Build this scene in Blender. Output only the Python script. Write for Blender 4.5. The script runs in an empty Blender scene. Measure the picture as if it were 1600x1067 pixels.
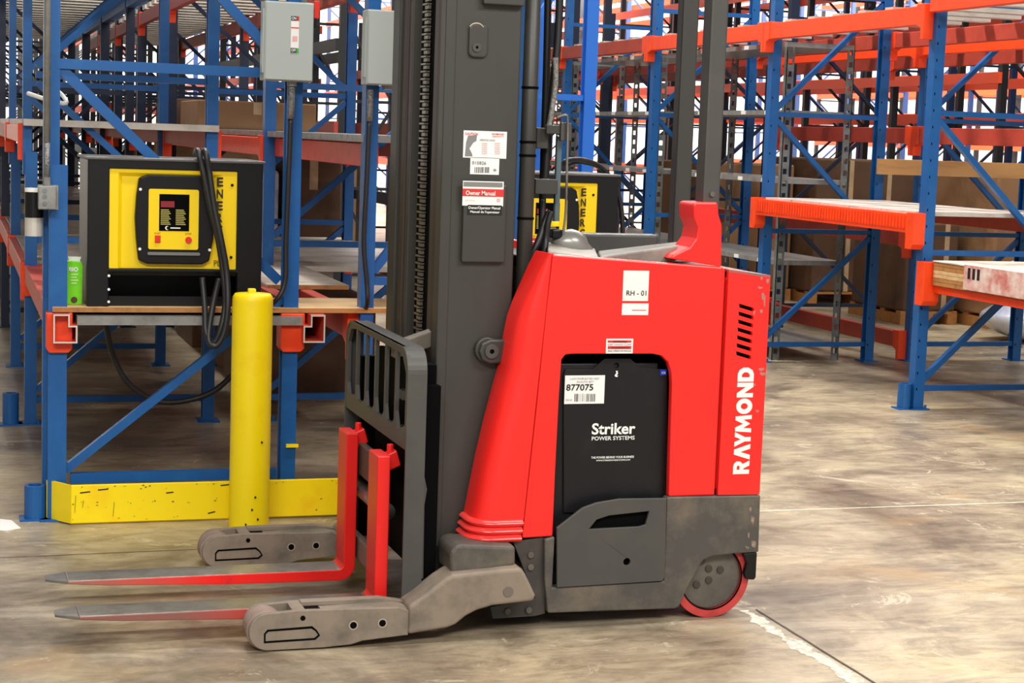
import bpy, bmesh, math, random
from mathutils import Vector, Matrix
from mathutils.geometry import tessellate_polygon
random.seed(7)
PI = math.pi
C = bpy.context.scene.collection
S = bpy.context.scene

# ------------------------------------------------------------------ camera, world, lights, exposure
YAW, TILT, ROLL, FPX, EYE = math.radians(17.8), math.radians(6.6), math.radians(2.0), 2750.0, 1.6
cF = Vector((math.sin(YAW)*math.cos(TILT), math.cos(YAW)*math.cos(TILT), -math.sin(TILT)))
r0 = Vector((math.cos(YAW), -math.sin(YAW), 0)); u0 = r0.cross(cF)
cR = r0*math.cos(ROLL)+u0*math.sin(ROLL); cU = -r0*math.sin(ROLL)+u0*math.cos(ROLL)
cam_d = bpy.data.cameras.new('camera'); cam = bpy.data.objects.new('camera', cam_d); C.objects.link(cam)
M = Matrix((cR, cU, -cF)).transposed().to_4x4(); M.translation = Vector((0, 0, EYE)); cam.matrix_world = M
cam_d.sensor_width = 36.0; cam_d.lens = 36.0*FPX/1600.0; cam_d.clip_start = 0.05; cam_d.clip_end = 200
S.camera = cam

W = bpy.data.worlds.new('hall_light'); S.world = W; W.use_nodes = True
W.node_tree.nodes['Background'].inputs[0].default_value = (0.93, 0.96, 1.0, 1)
W.node_tree.nodes['Background'].inputs[1].default_value = 0.5
S.view_settings.view_transform = 'Standard'; S.view_settings.look = 'None'
S.view_settings.gamma = 1.0; S.view_settings.exposure = 0.22
try: S.view_settings.use_curve_mapping = False
except Exception: pass

def lamp(name, loc, aim, sx, sy, power, col=(1, 0.97, 0.92)):
    d = bpy.data.lights.new(name, 'AREA'); d.shape = 'RECTANGLE'; d.size = sx; d.size_y = sy; d.energy = power; d.color = col
    o = bpy.data.objects.new(name, d); C.objects.link(o); o.location = loc
    o.rotation_euler = (Vector(aim)-Vector(loc)).to_track_quat('-Z', 'Y').to_euler()
    return o
# rows of high-bay ceiling strips over the aisles
lamp('aisle_strip_light', (-1.5, -3.0, 6.5), (2.0, 5.5, 0.6), 5.0, 0.8, 520)
lamp('aisle_strip_light', (5.0, -1.5, 7.0), (3.2, 6.5, 0.5), 4.0, 0.8, 420)
lamp('aisle_strip_light', (2.2, 5.2, 7.5), (2.2, 5.4, 0), 5.0, 0.4, 300)
lamp('aisle_strip_light', (3.6, 12.5, 7.6), (2.6, 6.0, 0), 7.0, 0.35, 1000)
lamp('aisle_strip_light', (1.0, 13.0, 7.5), (1.0, 13.0, 0), 0.3, 6.0, 200)
lamp('aisle_strip_light', (9.4, 14.0, 7.5), (9.4, 14.0, 0), 0.4, 8.0, 380)
lamp('aisle_strip_light', (6.0, 30.0, 7.5), (6.0, 40.0, 1.5), 22.0, 0.8, 6500)
lamp('aisle_strip_light', (20.0, 26.0, 7.5), (24.0, 38.0, 1.5), 16.0, 0.8, 6500)

def at(x, y, X=None, Y=None, Z=None):
    """point of the ray through a photo point on a known world plane"""
    d = cF*FPX+cR*(x-800)+cU*(533.5-y)
    t = X/d.x if X is not None else (Y/d.y if Y is not None else (Z-EYE)/d.z)
    return Vector((0, 0, EYE))+d*t

# ------------------------------------------------------------------ materials
def lin(c):
    return tuple(((v/255)/12.92 if v/255 <= .04045 else ((v/255+.055)/1.055)**2.4) for v in c)+(1,)
MATS = {}
def mat(name, col, rough=.5, metal=0., dirt=None, dscale=4., damt=.5, spec=.5, bump=0., stretch=(1, 1, 1), emit=0.):
    if name in MATS: return MATS[name]
    m = bpy.data.materials.new(name); m.use_nodes = True; nt = m.node_tree; b = nt.nodes['Principled BSDF']
    b.inputs['Roughness'].default_value = rough; b.inputs['Metallic'].default_value = metal
    b.inputs['Specular IOR Level'].default_value = spec
    b.inputs['Base Color'].default_value = lin(col)
    if emit: b.inputs['Emission Color'].default_value = lin(col); b.inputs['Emission Strength'].default_value = emit
    if dirt:
        tc = nt.nodes.new('ShaderNodeTexCoord'); mp = nt.nodes.new('ShaderNodeMapping'); mp.inputs['Scale'].default_value = stretch
        n = nt.nodes.new('ShaderNodeTexNoise'); n.inputs['Scale'].default_value = dscale; n.inputs['Detail'].default_value = 7; n.inputs['Roughness'].default_value = .65
        r = nt.nodes.new('ShaderNodeValToRGB'); r.color_ramp.elements[0].position = 1-damt-.12; r.color_ramp.elements[1].position = 1-damt+.18
        r.color_ramp.elements[0].color = lin(col); r.color_ramp.elements[1].color = lin(dirt)
        nt.links.new(tc.outputs['Object'], mp.inputs[0]); nt.links.new(mp.outputs[0], n.inputs['Vector'])
        nt.links.new(n.outputs['Fac'], r.inputs[0]); nt.links.new(r.outputs[0], b.inputs['Base Color'])
        if bump:
            bp = nt.nodes.new('ShaderNodeBump'); bp.inputs['Strength'].default_value = bump; bp.inputs['Distance'].default_value = .01
            nt.links.new(n.outputs['Fac'], bp.inputs['Height']); nt.links.new(bp.outputs[0], b.inputs['Normal'])
    MATS[name] = m; return m
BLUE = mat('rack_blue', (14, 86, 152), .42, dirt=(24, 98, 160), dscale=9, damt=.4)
BLUE_SHADE = mat('rack_blue_shaded', (8, 26, 54), .5)  # rack blue darkened for the further frames; their shade is in this colour
BRIGHT = mat('rack_bright_blue', (25, 105, 205), .45)
STEEL_SHADE = mat('rack_steel_shaded', (14, 15, 20), .5)  # near-black for far posts and beams, shade painted into the colour
ORANGE = mat('rack_orange', (245, 72, 20), .42, dirt=(225, 58, 16), dscale=12, damt=.4)
ORANGE_SHADE = mat('rack_orange_shaded', (176, 62, 44), .5, dirt=(150, 48, 36), dscale=8, damt=.4)  # beam orange darkened to brownish red, standing in for shade on the beams
GALV = mat('galvanised_steel', (150, 150, 146), .42, .35, dirt=(120, 120, 116), dscale=14, damt=.45)
GALVD = mat('weathered_galvanised', (122, 126, 124), .5, .2, dirt=(84, 88, 86), dscale=10, damt=.45)
DECK = mat('steel_deck', (196, 190, 180), .45, dirt=(160, 152, 142), dscale=5, damt=.45)
RED = mat('truck_red', (255, 42, 36), .34, dirt=(246, 34, 30), dscale=3, damt=.35)
REDW = mat('fork_red', (238, 30, 26), .4, dirt=(120, 34, 28), dscale=6, damt=.3, stretch=(1, 1, .6))
GREY = mat('truck_dark_grey', (72, 70, 67), .5, dirt=(84, 81, 75), dscale=3, damt=.4)
MASTM = mat('mast_charcoal', (62, 60, 56), .45, dirt=(52, 50, 46), dscale=2.2, damt=.45, stretch=(1, 1, .4))
CAST = mat('cast_base_grey', (76, 73, 69), .55, dirt=(120, 108, 92), dscale=6, damt=.42, bump=.15)
DUST = mat('dusty_outrigger', (140, 126, 110), .65, dirt=(98, 90, 80), dscale=7, damt=.42, bump=.2)
BLACK = mat('black_plastic', (14, 14, 15), .4, spec=.35)
MATTE = mat('matte_black', (5, 5, 6), .8, spec=.08)
BATT = mat('battery_black', (24, 24, 26), .35, spec=.35, dirt=(36, 36, 37), dscale=5, damt=.35)
STEEL = mat('worn_steel', (150, 146, 138), .35, .7, dirt=(110, 102, 92), dscale=9, damt=.45)
SHINE = mat('bright_edge_steel', (225, 220, 210), .3, .4)
YEL = mat('safety_yellow', (255, 226, 0), .42, dirt=(246, 196, 4), dscale=5, damt=.35)
YELC = mat('charger_yellow', (255, 218, 10), .35)
WOOD = mat('plywood', (214, 178, 128), .6, dirt=(186, 146, 96), dscale=5, damt=.45, stretch=(.4, 5, 5))
WOODE = mat('plywood_edge', (176, 122, 66), .7, dirt=(130, 84, 44), dscale=20, damt=.4)
PLY = mat('white_board', (226, 216, 200), .6, dirt=(188, 170, 146), dscale=6, damt=.45)
CARD = mat('cardboard', (150, 112, 76), .75, dirt=(120, 88, 58), dscale=3, damt=.4)
CARDD = mat('dark_cardboard', (98, 70, 48), .8, dirt=(70, 50, 36), dscale=4, damt=.4)
CARDL = mat('light_cardboard', (196, 166, 130), .7, dirt=(160, 128, 94), dscale=5, damt=.4)
WRAPW = mat('white_shrink_wrap', (222, 222, 226), .25, dirt=(150, 155, 170), dscale=8, damt=.45)
WHITE = mat('label_white', (244, 244, 240), .45)
INK = mat('ink_black', (16, 16, 18), .5)
INKG = mat('ink_grey', (130, 130, 128), .5)
INKR = mat('ink_red', (214, 52, 48), .5)
ELEC = mat('enclosure_grey', (176, 184, 180), .45)
TYRE = mat('tyre_red', (196, 62, 60), .5, dirt=(150, 50, 46), dscale=12, damt=.4)
HUB = mat('wheel_hub', (98, 92, 84), .5, dirt=(62, 58, 54), dscale=6, damt=.45)
LOADW = mat('load_wheel', (150, 128, 116), .6, dirt=(110, 96, 88), dscale=10, damt=.45)
RUBBER = mat('cable_rubber', (30, 30, 31), .45)
GLASSY = mat('tinted_guard_plate', (92, 110, 116), .25)

def floor_mat():
    m = bpy.data.materials.new('polished_concrete'); m.use_nodes = True; nt = m.node_tree; L = nt.links; N = nt.nodes; b = N['Principled BSDF']
    tc = N.new('ShaderNodeTexCoord')
    def noise(scale, stretch, det=8, rough=.6, dist=0., rot=0.):
        mp = N.new('ShaderNodeMapping'); mp.inputs['Scale'].default_value = stretch; mp.inputs['Rotation'].default_value = (0, 0, rot)
        n = N.new('ShaderNodeTexNoise'); n.inputs['Scale'].default_value = scale; n.inputs['Detail'].default_value = det
        n.inputs['Roughness'].default_value = rough; n.inputs['Distortion'].default_value = dist
        L.new(tc.outputs['Object'], mp.inputs[0]); L.new(mp.outputs[0], n.inputs['Vector']); return n.outputs['Fac']
    def ramp(f, *st):
        r = N.new('ShaderNodeValToRGB'); e = r.color_ramp.elements
        e[0].position, e[0].color = st[0][0], lin(st[0][1]); e[1].position, e[1].color = st[-1][0], lin(st[-1][1])
        for p, c in st[1:-1]: q = e.new(p); q.color = lin(c)
        L.new(f, r.inputs[0]); return r.outputs[0]
    def mix(a, bb, f, mode='MIX'):
        x = N.new('ShaderNodeMixRGB'); x.blend_type = mode
        for s, v in ((1, a), (2, bb), (0, f)):
            if hasattr(v, 'links'): L.new(v, x.inputs[s])
            else: x.inputs[s].default_value = v
        return x.outputs[0]
    base = ramp(noise(1.1, (1, .9, 1), 9, .62, .6), (.36, (116, 104, 90)), (.46, (156, 142, 122)), (.55, (190, 176, 150)), (.66, (214, 198, 162)))
    fine = ramp(noise(14, (.6, 1.3, 1), 8, .7), (.35, (205, 200, 190)), (.6, (255, 255, 255)))
    vein = ramp(noise(4.2, (.7, 1.6, 1), 12, .78, 1.1), (.40, (148, 140, 128)), (.52, (236, 232, 224)), (.64, (255, 255, 255)))
    c = mix(base, fine, .6, 'MULTIPLY'); c = mix(c, vein, .55, 'MULTIPLY')
    streak = ramp(noise(2.2, (.35, 2.4, 1), 8, .65, .8, .35), (.55, (0, 0, 0)), (.72, (255, 255, 255)))
    c = mix(c, lin((200, 190, 172)), mix((0, 0, 0, 1), streak, .5))
    stain = ramp(noise(.8, (1.2, 1, 1), 5, .5, 1.2), (.6, (0, 0, 0)), (.7, (255, 255, 255)))
    c = mix(c, lin((176, 142, 92)), mix((0, 0, 0, 1), stain, .45))
    worn = ramp(noise(3.1, (1, 1, 1), 9, .75, 1.5), (.60, (0, 0, 0)), (.63, (255, 255, 255)))
    c = mix(c, lin((226, 214, 184)), mix((0, 0, 0, 1), worn, .5))
    scr = ramp(noise(9, (.25, 3.5, 1), 10, .8, .5, -.3), (.66, (0, 0, 0)), (.69, (255, 255, 255)))
    c = mix(c, lin((224, 218, 200)), mix((0, 0, 0, 1), scr, .5))
    L.new(c, b.inputs['Base Color'])
    r = N.new('ShaderNodeMapRange'); L.new(noise(2.5, (1, 1, 1), 6), r.inputs[0]); r.inputs[3].default_value = .22; r.inputs[4].default_value = .5
    L.new(r.outputs[0], b.inputs['Roughness'])
    b.inputs['Specular IOR Level'].default_value = .45
    return m

# ------------------------------------------------------------------ mesh helpers
def wloc(p):
    v = Vector((0, 0, 0))
    while p is not None: v += p.location; p = p.parent
    return v
def obj(name, bm, m, parent=None, kind=None, bevel=0., smooth=False, local=False, seg=2):
    bmesh.ops.recalc_face_normals(bm, faces=bm.faces)
    if parent is not None and not local:
        bmesh.ops.translate(bm, vec=-wloc(parent), verts=bm.verts)
    me = bpy.data.meshes.new(name); bm.to_mesh(me); bm.free()
    for mm in (m if isinstance(m, (list, tuple)) else [m]): me.materials.append(mm)
    if smooth:
        for p in me.polygons: p.use_smooth = True
    o = bpy.data.objects.new(name, me); C.objects.link(o)
    if parent is not None: o.parent = parent
    if kind: o['kind'] = kind
    if bevel:
        b = o.modifiers.new('bevel', 'BEVEL'); b.width = bevel; b.segments = seg; b.limit_method = 'ANGLE'; b.angle_limit = math.radians(40)
    return o
def thing(name, loc, label, cat, group=None):
    o = bpy.data.objects.new(name, None); C.objects.link(o); o.location = loc; o.empty_display_size = .2
    o['label'] = label; o['category'] = cat
    if group: o['group'] = group
    return o
def tag(o, label, cat, group=None, kind=None):
    o['label'] = label; o['category'] = cat
    if group: o['group'] = group
    if kind: o['kind'] = kind
    return o
def recenter(o):
    """move a one-mesh thing's origin to its own base"""
    vs = [v.co for v in o.data.vertices]
    c = Vector(((min(v.x for v in vs)+max(v.x for v in vs))/2, (min(v.y for v in vs)+max(v.y for v in vs))/2, min(v.z for v in vs)))
    o.data.transform(Matrix.Translation(-c)); o.location = o.location+c
    return o
def box(bm, x0, x1, y0, y1, z0, z1):
    v = [bm.verts.new(p) for p in ((x0, y0, z0), (x1, y0, z0), (x1, y1, z0), (x0, y1, z0), (x0, y0, z1), (x1, y0, z1), (x1, y1, z1), (x0, y1, z1))]
    for f in ((3, 2, 1, 0), (4, 5, 6, 7), (0, 1, 5, 4), (1, 2, 6, 5), (2, 3, 7, 6), (3, 0, 4, 7)): bm.faces.new([v[i] for i in f])
    return bm
def B(*a):
    return box(bmesh.new(), *a)
def prism(bm, pts, y0, y1, holes=(), axis='y'):
    """outline of (a, z) points extruded along y (or along x / z)"""
    def P(a, b, t):
        return (a, t, b) if axis == 'y' else ((t, a, b) if axis == 'x' else (a, b, t))
    loops = [pts]+list(holes)
    flat = [p for l in loops for p in l]
    A = [bm.verts.new(P(p[0], p[1], y0)) for p in flat]; Z = [bm.verts.new(P(p[0], p[1], y1)) for p in flat]
    if holes:
        tris = tessellate_polygon([[Vector((p[0], p[1], 0)) for p in l] for l in loops])
        for t in tris:
            try: bm.faces.new([A[i] for i in t]); bm.faces.new([Z[i] for i in reversed(t)])
            except ValueError: pass
    else:
        bm.faces.new(A); bm.faces.new(list(reversed(Z)))
    k = 0
    for l in loops:
        n = len(l)
        for i in range(n):
            j = (i+1) % n
            bm.faces.new((A[k+i], A[k+j], Z[k+j], Z[k+i]))
        k += n
    return bm
def bar(bm, p, q, w, h=None, up=Vector((0, 0, 1))):
    p, q = Vector(p), Vector(q); h = h or w; d = (q-p).normalized()
    if abs(d.dot(up)) > .98: up = Vector((0, 1, 0))
    s = d.cross(up).normalized()*w/2; t = s.cross(d).normalized()*h/2
    v = [bm.verts.new(c) for b in (p, q) for c in (b-s-t, b+s-t, b+s+t, b-s+t)]
    for f in ((0, 1, 2, 3), (7, 6, 5, 4), (0, 4, 5, 1), (1, 5, 6, 2), (2, 6, 7, 3), (3, 7, 4, 0)): bm.faces.new([v[i] for i in f])
    return bm
def tube(bm, pts, r, n=10, close=False):
    pts = [Vector(p) for p in pts]; rings = []; prev = None
    for i, p in enumerate(pts):
        d = (pts[min(i+1, len(pts)-1)]-pts[max(i-1, 0)]).normalized()
        a = prev if prev is not None else (Vector((0, 0, 1)) if abs(d.z) < .9 else Vector((1, 0, 0)))
        s = (a-d*a.dot(d)).normalized(); prev = s; t = d.cross(s)
        rr = r[i] if isinstance(r, (list, tuple)) else r
        rings.append([bm.verts.new(p+(s*math.cos(2*PI*k/n)+t*math.sin(2*PI*k/n))*rr) for k in range(n)])
    for a, b in zip(rings, rings[1:]):
        for k in range(n): bm.faces.new((a[k], a[(k+1) % n], b[(k+1) % n], b[k]))
    bm.faces.new(rings[0]); bm.faces.new(list(reversed(rings[-1])))
    return bm
def cyl(bm, p, q, r, n=20): return tube(bm, [p, q], r, n)
def smoothpath(pts, n=8):
    pts = [Vector(p) for p in pts]; out = []
    P = [pts[0]]+pts+[pts[-1]]
    for i in range(1, len(P)-2):
        for k in range(n):
            t = k/n; a, b, c, d = P[i-1], P[i], P[i+1], P[i+2]
            out.append(.5*((2*b)+(c-a)*t+(2*a-5*b+4*c-d)*t*t+(3*b-a-3*c+d)*t**3))
    out.append(pts[-1]); return out
def pxl(lst, Y):
    return [(lambda v: (v.x, v.z))(at(x, y, Y=Y)) for x, y in lst]
def arc(cx, cz, r, a0, a1, n=8):
    return [(cx+r*math.cos(math.radians(a0+(a1-a0)*i/n)), cz+r*math.sin(math.radians(a0+(a1-a0)*i/n))) for i in range(n+1)]
def rrect(x0, x1, z0, z1, r, n=4):
    return arc(x1-r, z0+r, r, -90, 0, n)+arc(x1-r, z1-r, r, 0, 90, n)+arc(x0+r, z1-r, r, 90, 180, n)+arc(x0+r, z0+r, r, 180, 270, n)
def circ(cx, cz, r, n=20): return [(cx+r*math.cos(2*PI*i/n), cz+r*math.sin(2*PI*i/n)) for i in range(n)]
def text_bm(s, o, U, V, w, h, bold=0., spacing=1., depth=.0012):
    """lettering as mesh, fitted to w x h, on the plane of U (reading direction) and V (up)"""
    cu = bpy.data.curves.new('lettering', 'FONT'); cu.body = s; cu.offset = bold; cu.space_character = spacing; cu.resolution_u = 3
    cu.extrude = 0.0
    t = bpy.data.objects.new('lettering', cu); C.objects.link(t)
    dg = bpy.context.evaluated_depsgraph_get(); me = bpy.data.meshes.new_from_object(t.evaluated_get(dg))
    bm = bmesh.new(); bm.from_mesh(me); bpy.data.objects.remove(t); bpy.data.curves.remove(cu); bpy.data.meshes.remove(me)
    xs = [v.co.x for v in bm.verts]; ys = [v.co.y for v in bm.verts]; x0, x1, y0, y1 = min(xs), max(xs), min(ys), max(ys)
    U, V = Vector(U), Vector(V); o = Vector(o); N = U.cross(V)
    for v in bm.verts: v.co = o+U*((v.co.x-x0)/(x1-x0)*w)+V*((v.co.y-y0)/(y1-y0)*h)+N*depth
    return bm
def addbm(a, b):
    me = bpy.data.meshes.new('tmp'); b.to_mesh(me); b.free(); a.from_mesh(me); bpy.data.meshes.remove(me); return a
def face_text(name, s, x, y, w_px, h_px, Y, m, parent, bold=0., off=.003, spacing=1.):
    """text on a plane facing the camera side (-Y); x,y = lower left in photo pixels, on plane Y"""
    p = at(x, y, Y=Y); q = at(x+w_px, y, Y=Y); r = at(x, y-h_px, Y=Y)
    return obj(name, text_bm(s, (p.x, Y-off, p.z), (1, 0, 0), (0, 0, 1), abs(q.x-p.x), abs(r.z-p.z), bold, spacing), m, parent)

# ------------------------------------------------------------------ the hall
fl = bmesh.new(); box(fl, -14, 46, -8, 44, -.1, 0)
obj('floor', fl, floor_mat(), kind='structure')
WALL = mat('white_wall', (236, 234, 230), .7, dirt=(218, 214, 210), dscale=.4, damt=.4)
obj('wall_back', B(-14, 46, 43.5, 43.8, 0, 9), WALL, kind='structure')
obj('wall_right', B(45.6, 45.9, -8, 43.5, 0, 9), WALL, kind='structure')
obj('wall_left', B(-14, -13.7, -8, 43.5, 0, 9), WALL, kind='structure')
obj('ceiling', B(-14, 46, -8, 43.8, 8.6, 8.8), mat('dark_roof', (92, 92, 94), .8), kind='structure')
JW = mat('joint_filler', (224, 214, 190), .6, dirt=(150, 138, 118), dscale=22, damt=.4)
JD = mat('joint_dark', (78, 70, 60), .8)
def wobble_strip(x0, y0, x1, y1, w, jit, z=.0012, n=60):
    n = int(n*3); bm = bmesh.new(); pa = pb = 0.; d = Vector((x1-x0, y1-y0, 0)); s = Vector((-d.y, d.x, 0)).normalized(); L = []
    for i in range(n+1):
        p = Vector((x0, y0, z))+d*i/n; pa = .7*pa+.45*random.uniform(-jit, jit); pb = .7*pb+.45*random.uniform(-jit, jit); a = w/2*(1+pa); b = w/2*(1+pb)
        L.append((bm.verts.new(p+s*a), bm.verts.new(p-s*b)))
    for (a, b), (c, e) in zip(L, L[1:]): bm.faces.new((a, b, e, c))
    return bm
obj('trim_1', wobble_strip(2.9, 6.93, 14, 6.93, .016, .5), JW, kind='structure')
obj('trim_2', wobble_strip(2.615, 5.42, 2.585, 1.5, .05, .9, n=140), mat('joint_patch', (232, 224, 204), .6, dirt=(150, 138, 116), dscale=30, damt=.5), kind='structure')
obj('trim_3', wobble_strip(2.665, 5.42, 2.635, 1.5, .008, .4, .0024), JD, kind='structure')
obj('trim_4', wobble_strip(-6, 6.45, 1.2, 6.62, .006, .5), JD, kind='structure')

# ------------------------------------------------------------------ pallet racks
def channel_post(bm, x0, x1, y0, y1, z0, z1, side):
    """open C section post: web to the aisle (x side) and two flanges"""
    t = .012
    box(bm, x0, x1, y0, y0+t, z0, z1); box(bm, x0, x1, y1-t, y1, z0, z1)
    if side > 0: box(bm, x0, x0+t, y0+t, y1-t, z0, z1)
    else: box(bm, x1-t, x1, y0+t, y1-t, z0, z1)
SLOT = MATTE
def upright_frame(rk, X0, X1, Y, H, m, detail=2, pw=.07, splice=0, mirror=False):
    """two posts in x, struts and diagonals between"""
    f = bpy.data.objects.new('upright_frame', None); C.objects.link(f); f.parent = rk; f.location = Vector((X0, Y, 0))-wloc(rk)
    pd = .075
    for sx, xa in ((1, X0), (-1, X1-pw)):
        bm = bmesh.new(); channel_post(bm, xa, xa+pw, Y, Y+pd, .008, splice if (splice and sx > 0) else H, sx)
        if splice and sx > 0: box(bm, xa-.012, xa+.034, Y+.02, Y+pd, splice-.12, H)
        if detail > 1:
            k = .12
            while k < H-.05:   # punched slots of the aisle face, as dark insets
                xx = xa-.0006 if sx > 0 else xa+pw-.0006
                fs = len(bm.faces)
                box(bm, xa+.012, xa+.019, Y-.0008, Y+.001, k, k+.016)
                bm.faces.ensure_lookup_table()
                for q in bm.faces[fs:]: q.material_index = 1
                k += .1016 if detail == 3 else .2032
        obj('post', bm, [m, SLOT], f)
    if detail >= 1:
        for sx, xa in ((1, X0), (-1, X1-pw)):
            bm = B(xa-.03, xa+pw+.03, Y-.03, Y+pd+.03, 0, .008); cyl(bm, (xa+pw/2+.04*sx, Y-.015, .008), (xa+pw/2+.04*sx, Y-.015, .03), .008, 8)
            obj('foot_plate', bm, m, f)
    a, b = X0+pw, X1-pw; bm = bmesh.new(); yc = Y+pd/2
    lv = [.13, .98, 1.84, 2.72, 3.6]
    for z in lv:
        if z < H: bar(bm, (a-.01, yc, z), (b+.01, yc, z), .04, .034)
    dg = [(.18, .94, 1), (1.80, 1.02, 1), (1.88, 2.68, 1), (3.56, 2.76, 1)]
    for z0, z1, s in dg:
        if mirror and z0 > .5: z0, z1 = z1, z0
        if max(z0, z1) < H: bar(bm, (a, yc, z0), (b, yc, z1), .04, .034)
    obj('bracing', bm, m, f)
    return f
def beam(rk, x0, x1, y0, y1, ztop, m, h=.11, conn=True, side=-1, cm=None, name='beam'):
    """load beam along Y with hooked end connectors"""
    b = obj(name, B(x0, x1, y0+.085, y1-.005, ztop-h, ztop), m, rk, bevel=.004, seg=1)
    if conn:
        for ya, yb, s_ in ((y0+.042, y0+.135, 1), (y1+.034, y1-.06, -1)):
            cbm = prism(bmesh.new(), [(ya, ztop+.012), (yb, ztop+.012), (yb, ztop-h), (ya+.04*s_, ztop-h-.02), (ya+.036*s_, ztop-h-.09), (ya, ztop-h-.09)], x0-.006, x1+.004, axis='x')
            obj('connector', cbm, cm or m, b, bevel=.003, seg=1)
    return b
def deck(rk, X0, X1, y0, y1, z, m=DECK, n=None, gap=.35, h=.03, name='deck_panel'):
    bm = bmesh.new(); L = y1-y0; n = n or int(L/.16); p = L/n
    for i in range(n): box(bm, X0, X1, y0+i*p, y0+i*p+p*(1-gap), z, z+h)
    return obj(name, bm, m, rk)
def place_children(root, X, Y):
    pass
def slim(rk, X0, X1, Y, H, m):
    """far frame: posts and bracing as one part"""
    bm = bmesh.new()
    for xa in (X0, X1-.08): box(bm, xa, xa+.08, Y, Y+.07, 0, H)
    z = .2; s = 0
    while z < H-.6:
        bar(bm, (X0+.05, Y+.035, z), (X1-.05, Y+.035, z), .03)
        bar(bm, (X0+.05, Y+.035, z if s else z+.8), (X1-.05, Y+.035, z+.8 if s else z), .03); z += .85; s = 1-s
    return obj('upright_frame', bm, m, rk)

BAY = 2.3
# --- left rack row carrying the charger table
L1 = thing('pallet_rack', (.88, 7.2, 0), 'blue pallet rack row at the left, its front bay serving as the charger table', 'rack')
Ys = [7.2, 9.55, 11.85, 14.15, 16.45, 18.8, 21.1, 23.4]
f0 = bpy.data.objects.new('upright_frame', None); C.objects.link(f0); f0.parent = L1; f0.location = (-.51, 0, 0)
# front frame: short front post with a taller slim post behind it, taller rear post
bm = bmesh.new(); channel_post(bm, .37, .442, 7.2, 7.28, .008, 1.43, 1)
obj('post', bm, BLUE, f0)
bm = B(.352, .415, 7.281, 7.34, .008, 3.2); obj('post', bm, BLUE, f0)
bm = bmesh.new(); channel_post(bm, 1.313, 1.375, 7.2, 7.28, .008, 3.2, -1); obj('post', bm, BLUE, f0)
bm = bmesh.new()
bar(bm, (.46, 7.24, .165), (1.30, 7.24, .165), .04, .04); bar(bm, (.40, 7.30, 1.83), (1.32, 7.30, 1.83), .04, .04)
bar(bm, (.44, 7.24, .20), (1.31, 7.24, .90), .035, .034); bar(bm, (.41, 7.31, 1.82), (1.31, 7.31, .97), .04, .04); bar(bm, (1.31, 7.31, 1.87), (.41, 7.31, 2.75), .04, .04)
obj('bracing', bm, BLUE, f0)
for xa in (.34, 1.28): obj('foot_plate', B(xa, xa+.13, 7.17, 7.31, 0, .008), BLUE, f0)
for i, y in enumerate(Ys[1:]):
    if i < 3: upright_frame(L1, .37, 1.37, y, 3.3, BLUE if i < 2 else BLUE_SHADE, 1, pw=.062, splice=1.44)
    else: slim(L1, .37, 1.37, y, 3.3, BLUE_SHADE)
# open ended step beams of the table bay (thin walled, the cut end shows)
def step_beam(x0, x1, zt, flip, y0, y1, m):
    h = .115; w = x1-x0; t = .006; s = .03
    o = [(x0, zt-h), (x1, zt-h), (x1, zt-.045), (x1-s, zt-.045), (x1-s, zt), (x0, zt)]
    i = [(x0+t, zt-h+t), (x1-t, zt-h+t), (x1-t, zt-.045-t), (x1-s-t, zt-.045-t), (x1-s-t, zt-t), (x0+t, zt-t)]
    if flip:
        o = [(x0+x1-a, b) for a, b in o]; i = [(x0+x1-a, b) for a, b in i]
    return prism(bmesh.new(), o, y0, y1, holes=[i])
PINK = mat('beam_faded_red', (206, 74, 52), .5, dirt=(190, 120, 100), dscale=6, damt=.35)
for x0, x1, fl_ in ((.385, .478, False), (1.385, 1.475, True)):
    b = obj('beam', step_beam(x0, x1, .845, fl_, 7.13, 9.54, [PINK]), [PINK], L1)
    rim = obj('cut_end', step_beam(x0, x1, .845, fl_, 7.127, 7.130, None), SHINE, b); rim['label'] = 'bright cut end of the beam'
    c0 = .362 if not fl_ else 1.30
    for ya in (7.185, 9.535):
        cb = prism(bmesh.new(), [(c0, .845), (c0+.10, .845), (c0+.10, .70), (c0+.085, .685), (c0+.01, .685), (c0, .70)], ya-.006, ya+.10)
        obj('connector', cb, ORANGE, b, bevel=.003, seg=1)
deck(L1, .478, 1.385, 7.15, 9.5, .80, GALV, n=9, gap=.08, h=.035)
obj('skirt_panel', B(.37, .384, 7.3, 9.52, .755, .85), PINK, L1)
for k in range(1, 7):
    y0, y1 = Ys[k], Ys[k+1]
    beam(L1, .355, .40, y0, y1, .85, PINK, .10, cm=ORANGE); beam(L1, 1.34, 1.385, y0, y1, .85, ORANGE_SHADE, .10, cm=ORANGE)
    deck(L1, .40, 1.34, y0+.1, y1-.02, .85, DECK, n=8, gap=.06, h=.015)
for k in range(1, 7):
    y0, y1 = Ys[k], Ys[k+1]
    beam(L1, .34, .39, y0, y1, 1.575, ORANGE if k < 2 else ORANGE_SHADE, .09, cm=ORANGE); beam(L1, 1.34, 1.39, y0, y1, 1.575, ORANGE_SHADE, .09, cm=ORANGE)
    deck(L1, .36, 1.37, y0-.03, y1-.06, 1.575, DECK, n=20, gap=.12, h=.035)
for k in range(0, 7):
    y0, y1 = Ys[k], Ys[k+1]
    beam(L1, .35, .40, y0, y1, 2.62, BLUE, .12, conn=False); bb = beam(L1, 1.30, 1.37, y0, y1, 2.62, BLUE, .12, conn=False)
    deck(L1, .36, 1.36, y0, y1, 2.63, DECK, n=6, gap=.42, h=.04)
bmx = bmesh.new(); box(bmx, 1.22, 1.262, 7.2, 23.4, 2.56, 2.60); obj('rail', bmx, BLUE, L1)

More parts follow.
